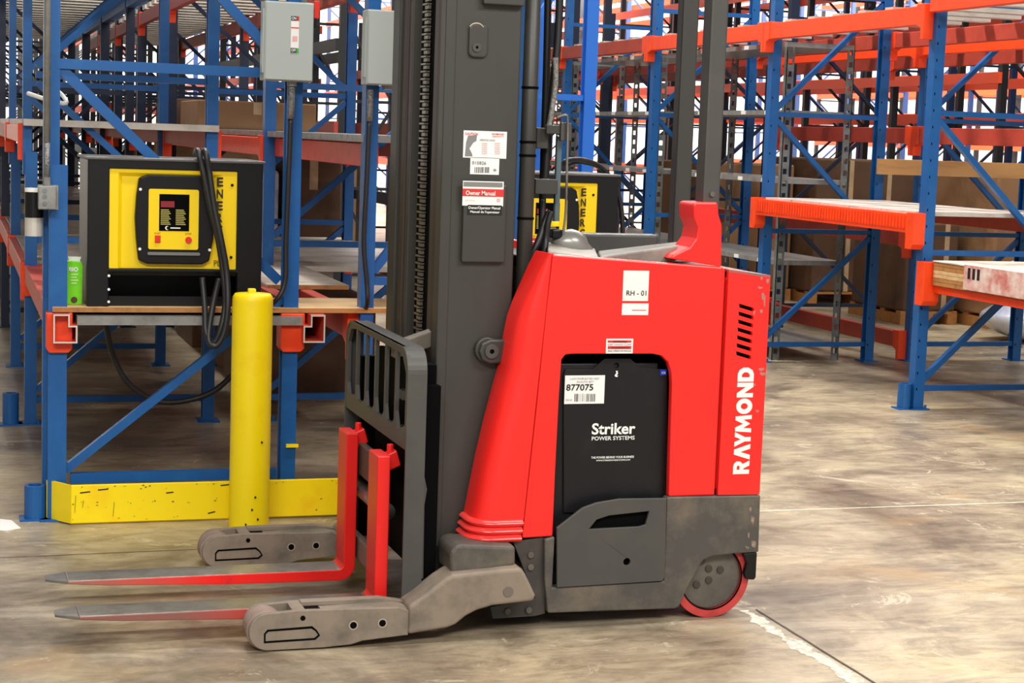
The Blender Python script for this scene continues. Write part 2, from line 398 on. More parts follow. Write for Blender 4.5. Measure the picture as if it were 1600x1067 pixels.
# --- second row behind, with the cable post in front
L2 = thing('pallet_rack', (2.1, 7.2, 0), 'blue pallet rack row running behind the lift truck mast, stocked with boxes', 'rack')
upright_frame(L2, 1.64, 2.36, 7.2, 3.2, BLUE, 1, pw=.055, mirror=True)
for i, y in enumerate(Ys[1:]):
    if i < 2: upright_frame(L2, 1.62, 2.63, y, 3.2, BLUE, 1, pw=.062, mirror=True)
    else: slim(L2, 1.62, 2.63, y, 3.2, BLUE_SHADE)
for k in range(0, 7):
    y0, y1 = Ys[k], Ys[k+1]
    beam(L2, 1.675, 1.72, y0, y1, 1.555, ORANGE, .10, conn=False) if k < 1 else beam(L2, 1.61, 1.66, y0, y1, 1.555, ORANGE if k < 3 else ORANGE_SHADE, .10, cm=ORANGE)
    deck(L2, 1.63, 2.62 if k else 2.34, y0+.02, y1-.02, 1.56, GALV, n=8, gap=.02, h=.03)
    beam(L2, 1.63, 1.68, y0, y1, 2.60, ORANGE_SHADE, .11, cm=ORANGE); deck(L2, 1.64, 2.62 if k else 2.34, y0, y1, 2.62, DECK, n=6, gap=.42, h=.04)
    if k: beam(L2, 2.58, 2.63, y0, y1, 1.555, ORANGE_SHADE, .10, cm=ORANGE); beam(L2, 2.58, 2.63, y0, y1, 2.60, ORANGE_SHADE, .11, cm=ORANGE)
    if k < 1: beam(L2, 1.60, 1.66, y0, y1, .84, PINK, .11, cm=ORANGE)
    if k:
        beam(L2, 1.61, 1.66, y0, y1, .82, ORANGE_SHADE, .10, cm=ORANGE); beam(L2, 2.58, 2.63, y0, y1, .82, ORANGE_SHADE, .1, cm=ORANGE)
        deck(L2, 1.62, 2.62, y0, y1, .83, DECK, n=6, gap=.05, h=.03)
L3 = thing('pallet_rack', (3.15, 9.55, 0), 'bright blue rack with K-shaped bracing behind the right-hand charger', 'rack')
for i, y in enumerate((9.55, 10.5)): upright_frame(L3, 2.80, 3.52, y, 3.4, BRIGHT, 1)
beam(L3, 3.47, 3.52, 9.55, 10.5, 2.72, ORANGE_SHADE, .1, cm=ORANGE) ; beam(L3, 2.80, 2.85, 9.55, 10.5, 2.72, ORANGE_SHADE, .1, cm=ORANGE)

# --- right rack row facing the aisle, with beams at two heights
RA = thing('pallet_rack', (6.2, 9.6, 0), 'blue rack row facing the aisle right of the lift truck, orange beams above', 'rack')
RB = thing('pallet_rack', (7.5, 9.6, 0), 'second blue rack row, back to back behind the aisle row on the right', 'rack')
YR = [7.3, 9.6, 11.85, 14.15, 16.45, 18.8, 21.1, 23.4, 25.7]
for k, y in enumerate(YR):
    if k in (1, 2, 3, 4): upright_frame(RA, 5.73, 6.70, y, 2.50 if k == 1 else 3.2, BLUE, 3 if k == 1 else 2)
    elif k > 4: slim(RA, 5.73, 6.70, y, 3.2, BLUE_SHADE)
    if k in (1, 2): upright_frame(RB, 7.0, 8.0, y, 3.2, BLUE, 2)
    elif k > 2: slim(RB, 7.0, 8.0, y, 3.2, BLUE_SHADE)
for k in range(0, 8):
    y0, y1 = YR[k], YR[k+1]
    mt = ORANGE if k < 3 else ORANGE_SHADE
    beam(RA, 5.67, 5.73, y0, y1, 2.49 if k else 2.56, mt, .115, cm=ORANGE, conn=k > 0)
    beam(RA, 6.70, 6.75, y0, y1, 2.47, ORANGE_SHADE if k else ORANGE, .11, cm=ORANGE, conn=k > 0)
    if k: beam(RB, 6.94, 7.0, y0, y1, 2.43, ORANGE_SHADE if k > 2 else ORANGE, .11, cm=ORANGE); beam(RB, 8.0, 8.05, y0, y1, 2.43, ORANGE_SHADE, .11, cm=ORANGE)
    bm = bmesh.new()
    for j in range(6):
        yy = y0+.2+j*.36; box(bm, 5.74, 6.69, yy, yy+.10, 2.485, 2.515)
    obj('cross_bar', bm, DECK, RA)
    if k:
        bm = bmesh.new()
        for j in range(5):
            yy = y0+.25+j*.42; box(bm, 7.0, 7.99, yy, yy+.10, 2.435, 2.465)
        obj('cross_bar', bm, DECK, RB)
# mid-height shelf of the aisle row with its ribbed orange face
bm = bmesh.new(); box(bm, 5.655, 5.72, 9.69, 11.85, 1.10, 1.215)
for j in range(54): box(bm, 5.648, 5.656, 9.71+j*.0396, 9.71+j*.0396+.024, 1.125, 1.205)
b = obj('beam', bm, ORANGE, RA)
for ya in (9.596, 11.846): obj('connector', prism(bmesh.new(), [(ya, 1.225), (ya+.09, 1.225), (ya+.09, 1.0), (ya+.02, 1.0), (ya, 1.03)], 5.65, 5.735, axis='x'), ORANGE, b, bevel=.003)
beam(RA, 6.70, 6.76, 9.6, 11.85, 1.20, ORANGE_SHADE, .1, cm=ORANGE)
deck(RA, 5.72, 6.70, 9.70, 11.84, 1.205, DECK, n=5, gap=.03, h=.025)
for z, m_ in ((1.0, ORANGE_SHADE), (.22, ORANGE)):
    beam(RB, 6.94, 7.0, 11.85, 14.15, z, ORANGE_SHADE, .12, cm=ORANGE)
beam(RB, 6.94, 7.0, 14.15, 16.45, 1.0, ORANGE_SHADE, .12, cm=ORANGE); beam(RB, 6.94, 7.0, 14.15, 16.45, .25, ORANGE_SHADE, .12, cm=ORANGE)
beam(RB, 8.0, 8.05, 9.6, 11.85, 1.15, ORANGE, .1, cm=ORANGE); beam(RB, 6.94, 7.0, 9.6, 11.85, 1.78, ORANGE_SHADE, .12, cm=ORANGE)
deck(RB, 7.0, 8.0, 9.7, 11.84, 1.15, DECK, n=6, gap=.05, h=.03)
beam(RB, 6.94, 7.0, 11.85, 14.15, 1.78, ORANGE_SHADE, .12, cm=ORANGE)
beam(RB, 8.0, 8.05, 9.6, 11.85, 1.80, ORANGE_SHADE, .1, cm=ORANGE)
b = beam(RA, 5.76, 5.82, 7.3, 9.6, .79, ORANGE, .05, conn=False)
obj('connector', prism(bmesh.new(), [(9.50, .93), (9.598, .93), (9.598, .66), (9.52, .66), (9.50, .69)], 5.69, 5.80, axis='x'), ORANGE, b, bevel=.003)
beam(RA, 6.70, 6.76, 7.3, 9.6, .79, BLUE, .08, conn=False)
upright_frame(RA, 5.73, 6.70, 7.3, 2.5, BLUE, 1)

# --- far rows, every one a rack of its own
def far_row(X0, X1, ys, H, pm, bmats, levels, label, decks=()):
    r = thing('pallet_rack', ((X0+X1)/2, ys[0], 0), label, 'rack', None)
    for y in ys: slim(r, X0, X1, y, H, pm)
    for i, z in enumerate(levels):
        for y0, y1 in zip(ys, ys[1:]):
            mm = bmats[i % len(bmats)]
            bm = B(X0-.04, X0, y0, y1, z-.12, z); box(bm, X1, X1+.04, y0, y1, z-.12, z); obj('beam', bm, mm, r)
            if i in decks:
                bm = bmesh.new(); k = 7; p = (y1-y0)/k
                for j in range(k): box(bm, X0, X1, y0+j*p, y0+j*p+.12, z, z+.03)
                obj('deck_panel', bm, DECK, r)
    return r
def yr(a, b, s=2.35):
    o = []; y = a
    while y <= b: o.append(y); y += s
    return o
ORF = mat('far_rack_orange', (250, 84, 40), .5); BLF_SHADE = mat('far_rack_blue_shaded', (16, 46, 92), .5)  # the far blue is darkened too: shade on distant posts put into the colour
far_row(11.0, 12.0, yr(17, 38), 5.2, STEEL_SHADE, [ORF], [1.2, 2.5, 3.8], 'dark posted rack row beyond the cardboard bins on the right')
far_row(12.4, 13.4, yr(18, 40), 5.2, BLF_SHADE, [ORF], [2.1, 3.3, 4.4], 'far rack row with blue posts and many orange levels', )
far_row(17.0, 18.0, yr(24, 40), 5.6, BLF_SHADE, [ORF], [1.3, 2.3, 3.0, 4.0, 4.9], 'distant orange and blue rack row near the right background')
far_row(20.0, 21.0, yr(27, 41), 5.6, STEEL_SHADE, [ORF], [1.8, 2.9, 4.2, 5.0], 'most distant rack row on the far right, orange levels on dark posts')
far_row(8.3, 9.3, yr(26.5, 41), 5.2, BLF_SHADE, [ORF], [1.1, 2.5, 3.3, 4.1], 'distant rack row seen between the mast and the guard posts')
far_row(4.4, 5.4, yr(27, 41), 5.2, BLF_SHADE, [ORF, ORANGE_SHADE], [1.1, 2.4, 3.2, 4.0], 'distant blue posted rack row in line with the lift truck mast')
far_row(.5, 1.5, yr(27, 41, 2.0), 4.6, STEEL_SHADE, [STEEL_SHADE], [1.0, 1.5, 2.0, 2.5, 3.0], 'distant dark rack row at the end of the left aisle')
far_row(2.2, 3.2, yr(26, 41, 2.0), 4.6, STEEL_SHADE, [STEEL_SHADE, ORANGE_SHADE], [1.2, 1.9, 2.3, 3.1], 'distant dark rack row seen above the left charger')
far_row(3.6, 4.2, yr(17, 25, 2.0), 4.2, STEEL_SHADE, [STEEL_SHADE, ORANGE_SHADE], [1.0, 1.7, 2.5, 3.3], 'dark narrow rack row behind the switch boxes')

# galvanised slotted-angle shelving standing inside the right rack row
gs = thing('slotted_shelving', (6.2, 11.96, 0), 'grey galvanised slotted-angle shelving standing inside the aisle rack row', 'shelving')
def slotted(bm, x, y, z1, s):
    for k in range(int(z1/.09)):
        z = k*.09
        box(bm, x, x+.062*s, y, y+.004, z, z+.05); box(bm, x, x+.006*s, y, y+.045, z, z+.09)
        box(bm, x, x+.013*s, y, y+.004, z+.05, z+.09); box(bm, x+.045*s, x+.062*s, y, y+.004, z+.05, z+.09)
for y in (11.96, 14.02, 14.4, 16.3, 16.7, 18.6):
    for x, s in ((5.90, 1), (6.46, -1)):
        bm = bmesh.new(); slotted(bm, x, y, 2.40, s); obj('post', bm, GALVD, gs)
for y0, y1 in ((11.965, 14.06), (14.4, 16.34), (16.7, 18.64)):
    for z in (.10, .72, 1.33, 1.84, 2.34):
        sh = obj('shelf', B(5.905, 6.455, y0+.005, y1, z, z+.035), GALV, gs)
        bm = bmesh.new()
        for j in range(4): box(bm, 5.8995, 5.9042, y0+.25+j*.42, y0+.33+j*.42, z+.003, z+.031)
        obj('label_holder', bm, WHITE, sh)

# ------------------------------------------------------------------ boxes and goods on and behind the racks
def carton(name, x, y, z, w, d, h, m, label, cat='box', group=None, tape=True, tilt=0.):
    t = thing(name, (x, y, z), label, cat, group); t.rotation_euler.z = tilt
    bm = bmesh.new(); box(bm, -w/2, w/2, -d/2, d/2, 0, h)
    obj('carton', bm, m, t, local=True, bevel=.008)
    if tape: obj('tape', B(-.03, .03, -d/2-.001, -d/2+.001, h*.55, h-.004), CARDL, t, local=True)
    return t
def gaylord(x, y, z, w, d, h, m, label, wrap=False):
    t = thing('bulk_bin', (x, y, z), label, 'box')
    bm = bmesh.new()
    for k in range(4): box(bm, -w/2, w/2, -d/2+k*d/3.4, -d/2+k*d/3.4+.09, .10, .125)
    for k in range(3): box(bm, -w/2+k*(w-.1)/2, -w/2+k*(w-.1)/2+.1, -d/2, d/2, 0, .10)
    obj('pallet', bm, WOODE, t, local=True)
    pts = [(-w/2+.03, -d/2), (w/2-.03, -d/2), (w/2, -d/2+.1), (w/2+.02, 0), (w/2, d/2-.05), (w/2-.05, d/2), (-w/2+.05, d/2), (-w/2, d/2-.05), (-w/2-.02, 0), (-w/2, -d/2+.1)]
    bm = prism(bmesh.new(), pts, .125, h, axis='z')
    obj('carton', bm, m, t, local=True, bevel=.02)
    bm = bmesh.new()
    for a in (-.17*w, .2*w): box(bm, a, a+.05, -d/2-.004, -d/2+.002, .13, h-.01)
    obj('corner_tape', bm, CARDL, t, local=True)
    return t
gaylord(7.82, 17.2, 0, 1.15, 1.1, 1.42, CARD, 'brown bulk carton on a pallet behind the grey slotted shelving')
gaylord(9.05, 16.9, 0, 1.2, 1.1, 1.50, CARDD, 'darker bulk carton on a pallet, just right of the slotted shelving')
gaylord(10.3, 16.35, 0, 1.2, 1.1, 1.45, CARD, 'tall brown bulk carton behind the tan plank on the right')
gaylord(8.7, 14.9, 0, .6, 1.0, .95, CARDD, 'low dark carton on a pallet under the orange mid-height shelf')
gaylord(9.6, 14.6, 0, 1.0, 1.1, 1.46, CARD, 'large brown bulk carton with flaps nearest the right edge')
gaylord(11.0, 14.4, 0, 1.3, 1.1, 1.42, CARDD, 'brown bulk carton at the right edge of the photo')
gaylord(4.9, 23.6, 0, 1.0, 1.1, 1.3, CARDD, 'dark carton far behind the lift truck guard posts')
# bagged goods in white and blue film
bagm = mat('blue_white_film', (228, 232, 240), .2, dirt=(40, 90, 210), dscale=3.2, damt=.38)
for x, y, z, s, lb in ((9.02, 13.1, .42, (.42, .40, .15), 'shiny white film bag lying on the lower blue one at the right edge'), (9.05, 13.1, 0, (.50, .46, .21), 'blue and white film bag on the floor under the wrapped board stack')):
    bm = bmesh.new(); bmesh.ops.create_uvsphere(bm, u_segments=28, v_segments=18, radius=1)
    for v in bm.verts:
        n = v.co.copy(); k = 1+.10*math.sin(5*n.x+3*n.z)+.06*math.sin(9*n.y+4*n.x)
        v.co = Vector((n.x*s[0]*k, n.y*s[1]*k, (n.z+1)*s[2]))
    o = obj('film_bag', bm, bagm, smooth=True); o.location = (x, y, z); tag(o, lb, 'bag')
# goods on the second left row
def on(x, y, z, w, d, h, m, lb, cat='box', name='cardboard_box'): return carton(name, x, y, z, w, d, h, m, lb, cat)
on(2.42, 12.5, .86, .40, .6, .60, CARDD, 'dark brown carton on the low shelf behind the right switch box cable')
on(2.05, 14.9, .86, .8, .8, .60, CARDL, 'light carton wrapped in film on the low shelf right of the grey switch box')
on(1.95, 17.4, .86, .6, .7, .55, CARD, 'small brown carton far back on the low shelf')
on(2.1, 13.2, 1.59, .85, 1.0, .20, CARD, 'brown carton on the upper shelf behind the left switch box')
on(2.1, 15.6, 1.59, .7, .9, .24, CARDD, 'dark carton behind the brown one on the upper shelf')
on(2.1, 11.0, .0, .8, .9, .58, CARDD, 'dark brown carton on the floor beneath the second rack row')
on(2.1, 13.3, .0, .85, .9, .62, CARDD, 'dark carton on the floor further back under the second rack row')
w1 = B(-.20, .20, -.25, .25, 0, .46); o = obj('wrapped_parcel', w1, WRAPW, bevel=.03); o.location = (1.98, 12.45, .86)
tag(o, 'pale film wrapped parcel on the low shelf right of the left cable post', 'box')
o = obj('yellow_tote', prism(bmesh.new(), [(-.05, 0), (.05, 0), (.06, .26), (-.06, .26)], -.2, .2), mat('tote_yellow', (222, 176, 50), .5), bevel=.01); o.location = (1.75, 12.3, .86)
tag(o, 'narrow yellow tote on the low shelf behind the left cable post', 'tote')

# ------------------------------------------------------------------ boards on the racks
def board(name, x0, x1, y0, y1, z0, z1, m, label, cat='board', edge=True):
    t = thing(name, ((x0+x1)/2, (y0+y1)/2, z0), label, cat)
    obj('board_face', B(x0, x1, y0, y1, z0, z1), m, t, bevel=.002)
    if edge: obj('board_edge', B(x0+.002, x1-.002, y0-.003, y0, z0+.001, z1-.001), WOODE, t)
    return t
board('plywood_board', .385, 2.30, 7.19, 7.63, .847, .868, WOOD, 'long plywood strip under the left charger, spanning the rack front')
board('plywood_board', .48, 1.33, 8.0, 9.5, .847, .860, PLY, 'pale plywood sheet lying behind the left charger')
board('plywood_board', 1.44, 1.84, 8.35, 10.9, .84, .862, PLY, 'pale plywood sheet with a corner overhanging behind the cable post')
board('timber_plank', 6.55, 8.55, 11.66, 11.70, 1.425, 1.54, mat('tan_plank', (206, 158, 100), .6, dirt=(180, 130, 78), dscale=4, damt=.4, stretch=(.5, 4, 4)), 'long tan plank fixed level across the rear right rack row', 'plank', False)
st = thing('board_stack', (6.2, 8.5, .79), 'stack of pale boards with a film wrapped corner on the right rack', 'boards')
for k in range(6): obj('board', B(5.74, 6.78, 7.42, 9.48, .792+k*.024, .814+k*.024), WOOD if k in (2, 3) else WOODE, st)
obj('top_sheet', B(5.735, 6.79, 7.41, 9.485, .936, .943), PLY, st)
wr = bmesh.new(); box(wr, 5.728, 5.739, 7.5, 9.12, .80, .946)
obj('film_wrap', wr, mat('printed_film', (232, 216, 204), .3, dirt=(190, 52, 36), dscale=7, damt=.5), st)
for k in range(3):
    bm = text_bm('PLYWOOD', (5.7265, 9.08-k*.30, .905-.002), (0, -1, 0), (0, 0, 1), .16, .028, .01) if False else B(5.7255, 5.7275, 9.05-k*.05, 9.075-k*.05, .865, .93)
    obj('print_mark', bm, INK, st)

# ------------------------------------------------------------------ yellow guard rail and bollard
gr = thing('floor_guard', (1.1, 7.12, 0), 'low yellow steel floor guard along the front of the left rack', 'guard')
obj('rail', B(.455, 1.78, 7.105, 7.117, .006, .162), YEL, gr, bevel=.003)
obj('angled_end', prism(bmesh.new(), [(.455, 7.105), (.455, 7.117), (.378, 7.232), (.366, 7.226)], .006, .162, axis='z'), YEL, gr)
obj('base_flange', B(.455, 1.78, 7.117, 7.165, .0, .008), YEL, gr)
bm = bmesh.new()
for (a, b, c, d) in ((.62, .625, .03, .09), (1.05, 1.09, .145, .148), (.49, .53, .13, .134), (.47, .474, .05, .12), (.50, .505, .07, .10), (1.0, 1.03, .03, .037), (.56, .60, .14, .143), (.83, .86, .12, .123)):
    bar(bm, (a, 7.1046, c), (b, 7.1046, d), .001, .005)
obj('scuff_mark', bm, INK, gr)
cyb = cyl(bmesh.new(), (1.236, 7.1035, .055), (1.236, 7.1055, .055), .007, 10); obj('bolt_hole', cyb, INK, gr)
def round_guard(x, y, h, label):
    bm = bmesh.new(); n = 20; ri = .028; ro = .042
    prism(bm, circ(0, 0, ro, n), .008, h, holes=[circ(0, 0, ri, n)], axis='z'); box(bm, -.06, .06, -.05, .05, 0, .008)
    o = obj('post_guard', bm, BLUE, smooth=False); o.location = (x, y, 0); return tag(o, label, 'guard')
round_guard(.322, 7.24, .14, 'short blue tube guard at the left end of the yellow floor guard')
round_guard(.30, 9.56, .17, 'short blue tube guard at the foot of the second left post')
round_guard(5.685, 9.64, .16, 'short blue tube guard at the foot of the front right post')
bo = thing('bollard', (1.14, 6.93, 0), 'yellow round bollard standing before the left charger table', 'bollard')
bm = bmesh.new(); prof = [(.080, 0), (.080, .925), (.078, .94), (.070, .952), (.0, .956)]; n = 36; rings = []
for r, z in prof[:-1]: rings.append([bm.verts.new((1.14+r*math.cos(2*PI*k/n), 6.93+r*math.sin(2*PI*k/n), z)) for k in range(n)])
top = bm.verts.new((1.14, 6.93, .956))
for a, b in zip(rings, rings[1:]):
    for k in range(n): bm.faces.new((a[k], a[(k+1) % n], b[(k+1) % n], b[k]))
for k in range(n): bm.faces.new((rings[-1][k], rings[-1][(k+1) % n], top))
obj('sleeve', bm, YEL, bo, smooth=True)
obj('cap_knob', B(1.12, 1.15, 6.91, 6.94, .953, .972), YEL, bo, bevel=.004)
bm = bmesh.new()
for a, z in ((-1.9, .03), (-1.3, .05), (-1.25, .02), (-1.6, .09), (-1.45, .14), (-1.15, .36), (-1.7, .02)):
    x, y = 1.14+.0805*math.cos(a), 6.93+.0805*math.sin(a); box(bm, x-.002, x+.003, y-.001, y+.001, z, z+.010); box(bm, x+.003, x+.006, y-.001, y+.001, z+.003, z+.007)
obj('scuff_mark', bm, INK, bo)

# ------------------------------------------------------------------ battery chargers
def charger(x0, yf, z0, s, label, second=False):
    """wall of black steel with recessed yellow face; x0 = left, yf = front plane"""
    t = thing('battery_charger', (x0+.345*s, yf+.25*s, z0), label, 'charger')
    def X(a): return x0+a*s
    def Zc(a): return z0+a*s
    W_, H_, D_ = .70, .60, .46
    bm = bmesh.new(); box(bm, X(0), X(W_), yf+.012, yf+D_*s, Zc(.125), Zc(H_-.012))
    # front frame ring round the yellow face
    prism(bm, [(X(0), Zc(.0)), (X(.085), Zc(.0)), (X(.085), Zc(.14)), (X(.60), Zc(.14)), (X(.60), Zc(0)), (X(W_), Zc(0)), (X(W_), Zc(H_-.01)), (X(0), Zc(H_-.01))], yf-.012, yf+.014,
          holes=[[(X(.085), Zc(.155)), (X(.595), Zc(.155)), (X(.595), Zc(.555)), (X(.085), Zc(.555))]])
    obj('cabinet', bm, BLACK, t, bevel=.004)
    obj('top_cover', B(X(-.01), X(W_+.01), yf-.018, yf+(D_+.01)*s, Zc(H_-.012), Zc(H_)), mat('charger_top', (92, 90, 88), .5), t, bevel=.004)
    bm = bmesh.new()
    box(bm, X(0), X(W_), yf+(D_-.03)*s, yf+D_*s, Zc(0), Zc(.13))
    box(bm, X(.05), X(.66), yf+.02, yf+.06, Zc(.0), Zc(.04)); box(bm, X(0), X(.03), yf+.01, yf+D_*s, Zc(0), Zc(.13)); box(bm, X(W_-.03), X(W_), yf+.01, yf+D_*s, Zc(0), Zc(.13))
    obj('stand_frame', bm, BLACK, t)
    # yellow face, shallow dished with a sloped left and top side
    bm = bmesh.new(); a, b, c, d = X(.085), X(.595), Zc(.155), Zc(.555); yo, yi = yf-.004, yf+.010
    o_ = [(a, yo, c), (b, yo, c), (b, yo, d), (a, yo, d)]; i_ = [(X(.135), yi, c), (X(.50), yi, c), (X(.50), yi, Zc(.525)), (X(.135), yi, Zc(.525))]
    m_ = [(X(.12), yo, c), (X(.535), yo, c), (X(.535), yo, Zc(.54)), (X(.12), yo, Zc(.54))]
    ov, mv, iv = [[bm.verts.new(p) for p in l] for l in (o_, m_, i_)]
    for A_, B_ in ((ov, mv), (mv, iv)):
        for k in range(4): bm.faces.new((A_[k], A_[(k+1) % 4], B_[(k+1) % 4], B_[k]))
    bm.faces.new(iv)
    obj('yellow_panel', bm, YELC, t)
    bz = obj('bezel', prism(bmesh.new(), [(X(p), Zc(q)) for p, q in ((.20, .19), (.235, .175), (.455, .175), (.485, .19), (.50, .28), (.505, .36), (.50, .45), (.485, .52), (.455, .535), (.235, .535), (.20, .52), (.19, .45), (.185, .36), (.19, .28))], yf-.022, yf+.02), BLACK, t, bevel=.006)
    bm = bmesh.new()
    for p, q in ((.205, .235), (.485, .235), (.205, .475), (.485, .475)): cyl(bm, (X(p), yf-.025, Zc(q)), (X(p), yf-.021, Zc(q)), .006*s, 10)
    obj('screw', bm, WHITE, bz)
    pn = obj('control_panel', prism(bmesh.new(), rrect(X(.238), X(.438), Zc(.235), Zc(.478), .008), yf-.027, yf-.020), YELC, t)
    obj('grip_lip', prism(bmesh.new(), rrect(X(.235), X(.445), Zc(.212), Zc(.224), .005), yf-.034, yf-.020), mat('grip_grey', (120, 120, 118), .3), bz)
    sc = obj('display', B(X(.28), X(.40), yf-.0285, yf-.026, Zc(.31), Zc(.458)), MATTE, pn)
    bm = B(X(.286), X(.34), yf-.0295, yf-.028, Zc(.405), Zc(.43)); obj('display_band', bm, mat('display_red', (140, 30, 40), .4), sc)
    bm = bmesh.new()
    for q in range(9):
        for a_, b_ in ((.286, .326), (.346, .386)): box(bm, X(a_), X(b_-.004*(q % 3)), yf-.0295, yf-.028, Zc(.335+q*.0072), Zc(.335+q*.0072+.004))
    obj('display_text', bm, mat('display_olive', (170, 160, 80), .5), sc)
    # small crescent mark
    cr = arc(X(.312), Zc(.322), .008*s, 60, 300, 10)+list(reversed(arc(X(.316), Zc(.322), .0065*s, 70, 290, 10)))
    obj('crescent_mark', prism(bmesh.new(), cr, yf-.0297, yf-.0285), WHITE, sc)
    obj('maker_text', B(X(.325), X(.365), yf-.0296, yf-.0285, Zc(.320), Zc(.3245)), WHITE, sc)
    obj('rocker_switch', B(X(.264), X(.286), yf-.034, yf-.026, Zc(.262), Zc(.292)), mat('switch_red', (226, 48, 30), .4), pn, bevel=.002)
    obj('stop_button', cyl(bmesh.new(), (X(.398), yf-.036, Zc(.275)), (X(.398), yf-.026, Zc(.275)), .013*s, 16), mat('switch_red', (226, 48, 30), .4), pn)
    obj('button_text', text_bm('STOP', (X(.385), yf-.028, Zc(.296)), (1, 0, 0), (0, 0, 1), .024*s, .007*s), INK, pn)
    obj('button_text', text_bm('START', (X(.262), yf-.028, Zc(.296)), (1, 0, 0), (0, 0, 1), .024*s, .007*s), INK, pn)
    bm = bmesh.new()
    for k, ch in enumerate('ENERGY'): addbm(bm, text_bm(ch, (X(.512), yf-.007, Zc(.4935-k*.0485)), (1, 0, 0), (0, 0, 1), .026*s, .037*s, .03))
    obj('energy_lettering', bm, mat('lettering_brown', (40, 22, 8), .5), t)
    obj('plus_lettering', text_bm('PLUS', (X(.505), yf-.007, Zc(.168)), (1, 0, 0), (0, 0, 1), .06*s, .024*s), INK, t)
    bm = bmesh.new()
    for p, q in ((.575, .50), (.575, .205)): cyl(bm, (X(p), yf-.008, Zc(q)), (X(p), yf-.003, Zc(q)), .006*s, 10)
    obj('screw', bm, BLACK, t)
    bm = bmesh.new()
    for q in (.02, .07, .125):
        for p in (.105, .572): cyl(bm, (X(p-.02), yf-.016, Zc(q)), (X(p-.02), yf-.011, Zc(q)), .0055*s, 10)
    obj('screw', bm, WHITE, t)
    return t
charger(.52, 7.225, .868, 1.0, 'yellow and black battery charger on the left table, seen whole')
charger(2.352, 7.93, .842, 1.0, 'yellow and black battery charger behind the lift truck, mostly hidden', True)
cs = thing('charger_stand', (2.70, 8.15, 0), 'dark steel stand carrying the right-hand charger behind the lift truck', 'stand')
obj('stand_top', B(2.33, 3.08, 7.90, 8.42, .815, .84), BLACK, cs)
for x in (2.38, 3.0):
    for y in (7.95, 8.33): obj('leg', B(x, x+.04, y, y+.04, 0, .815), BLACK, cs)
# cables
def cable(pts, r, label, m=RUBBER, name='charging_cable', n=10):
    o = obj(name, tube(bmesh.new(), smoothpath(pts, 8), r, n), m, smooth=True); recenter(o); return tag(o, label, 'cable')
def A(x, y, Y): return tuple(at(x, y, Y=Y))
cable([A(306, 240, 7.34), A(309, 236, 7.19), A(316, 262, 7.165), A(328, 320, 7.155), A(340, 370, 7.15), A(348, 420, 7.14), A(352, 470, 7.12), A(346, 510, 7.10), A(334, 535, 7.10), A(322, 520, 7.10), A(320, 480, 7.14), A(316, 434, 7.18)], .0125, 'thick black cable draped over the charger top, looping back under its face')
cable([A(318, 240, 7.34), A(321, 237, 7.18), A(327, 270, 7.16), A(335, 325, 7.145), A(345, 372, 7.13), A(354, 425, 7.12), A(356, 480, 7.09), A(350, 520, 7.08), A(338, 540, 7.08), A(326, 530, 7.09), A(332, 480, 7.13), A(342, 436, 7.18)], .0125, 'second black cable draped beside the first over the charger face')
cable([A(165, 503, 7.45), A(178, 560, 7.48), A(205, 603, 7.5), A(248, 627, 7.52), A(300, 624, 7.52), A(345, 603, 7.5), A(385, 555, 7.5), A(398, 505, 7.5)], .0125, 'black cable sagging in a wide arc below the left table')
cable([A(880, 262, 8.0), A(884, 252, 7.95), A(905, 249, 8.0), A(930, 256, 8.1), A(950, 272, 8.15), A(965, 300, 8.2), A(972, 340, 8.2), A(972, 400, 8.2), A(965, 470, 8.15)], .012, 'black cable arching over the right-hand charger and down its side')
cable([A(880, 266, 8.04), A(890, 256, 8.0), A(910, 254, 8.05), A(940, 264, 8.15), A(956, 290, 8.2), A(963, 340, 8.22), A(962, 400, 8.22), A(958, 460, 8.2)], .009, 'thinner black cable under the arch of the right-hand charger')

# green drink carton
dc = thing('drink_carton', tuple(at(114, 463, Y=7.32)), 'small bright green drink carton on the table left of the charger', 'carton')
p0 = at(103, 463, Y=7.27); p1 = at(129, 463, Y=7.27); zt = at(114, 416, Y=7.27).z; zb = .868
dc.location = ((p0.x+p1.x)/2, 7.31, .868)
GREEN = mat('carton_green', (120, 222, 20), .35, dirt=(96, 200, 14), dscale=20, damt=.4)
obj('carton_body', prism(bmesh.new(), [(p0.x, zb), (p1.x, zb), (p1.x+.003, zt), (p1.x-.004, zt+.018), (p0.x+.008, zt+.022), (p0.x-.001, zt)], 7.28, 7.34), GREEN, dc, bevel=.004)
obj('fold_top', prism(bmesh.new(), [(p0.x+.012, zt+.012), (p1.x-.012, zt+.012), (p1.x-.004, zt+.036), (p0.x+.010, zt+.036)], 7.30, 7.315), WHITE, dc)
obj('carton_lettering', text_bm('BIO', (p0.x+.012, 7.2785, zt-.022), (1, 0, 0), (0, 0, 1), .036, .018, .03), WHITE, dc)
bm = bmesh.new()
for k in range(4): box(bm, p0.x+.02, p0.x+.048-.006*(k % 2), 7.2775, 7.2795, zt-.036-k*.012, zt-.031-k*.012)
obj('small_print', bm, mat('carton_pale_green', (200, 240, 150), .5), dc)
obj('fruit_picture', prism(bmesh.new(), circ((p0.x+p1.x)/2, .888, .013, 12), 7.277, 7.2795), mat('picture_brown', (80, 48, 30), .6), dc)

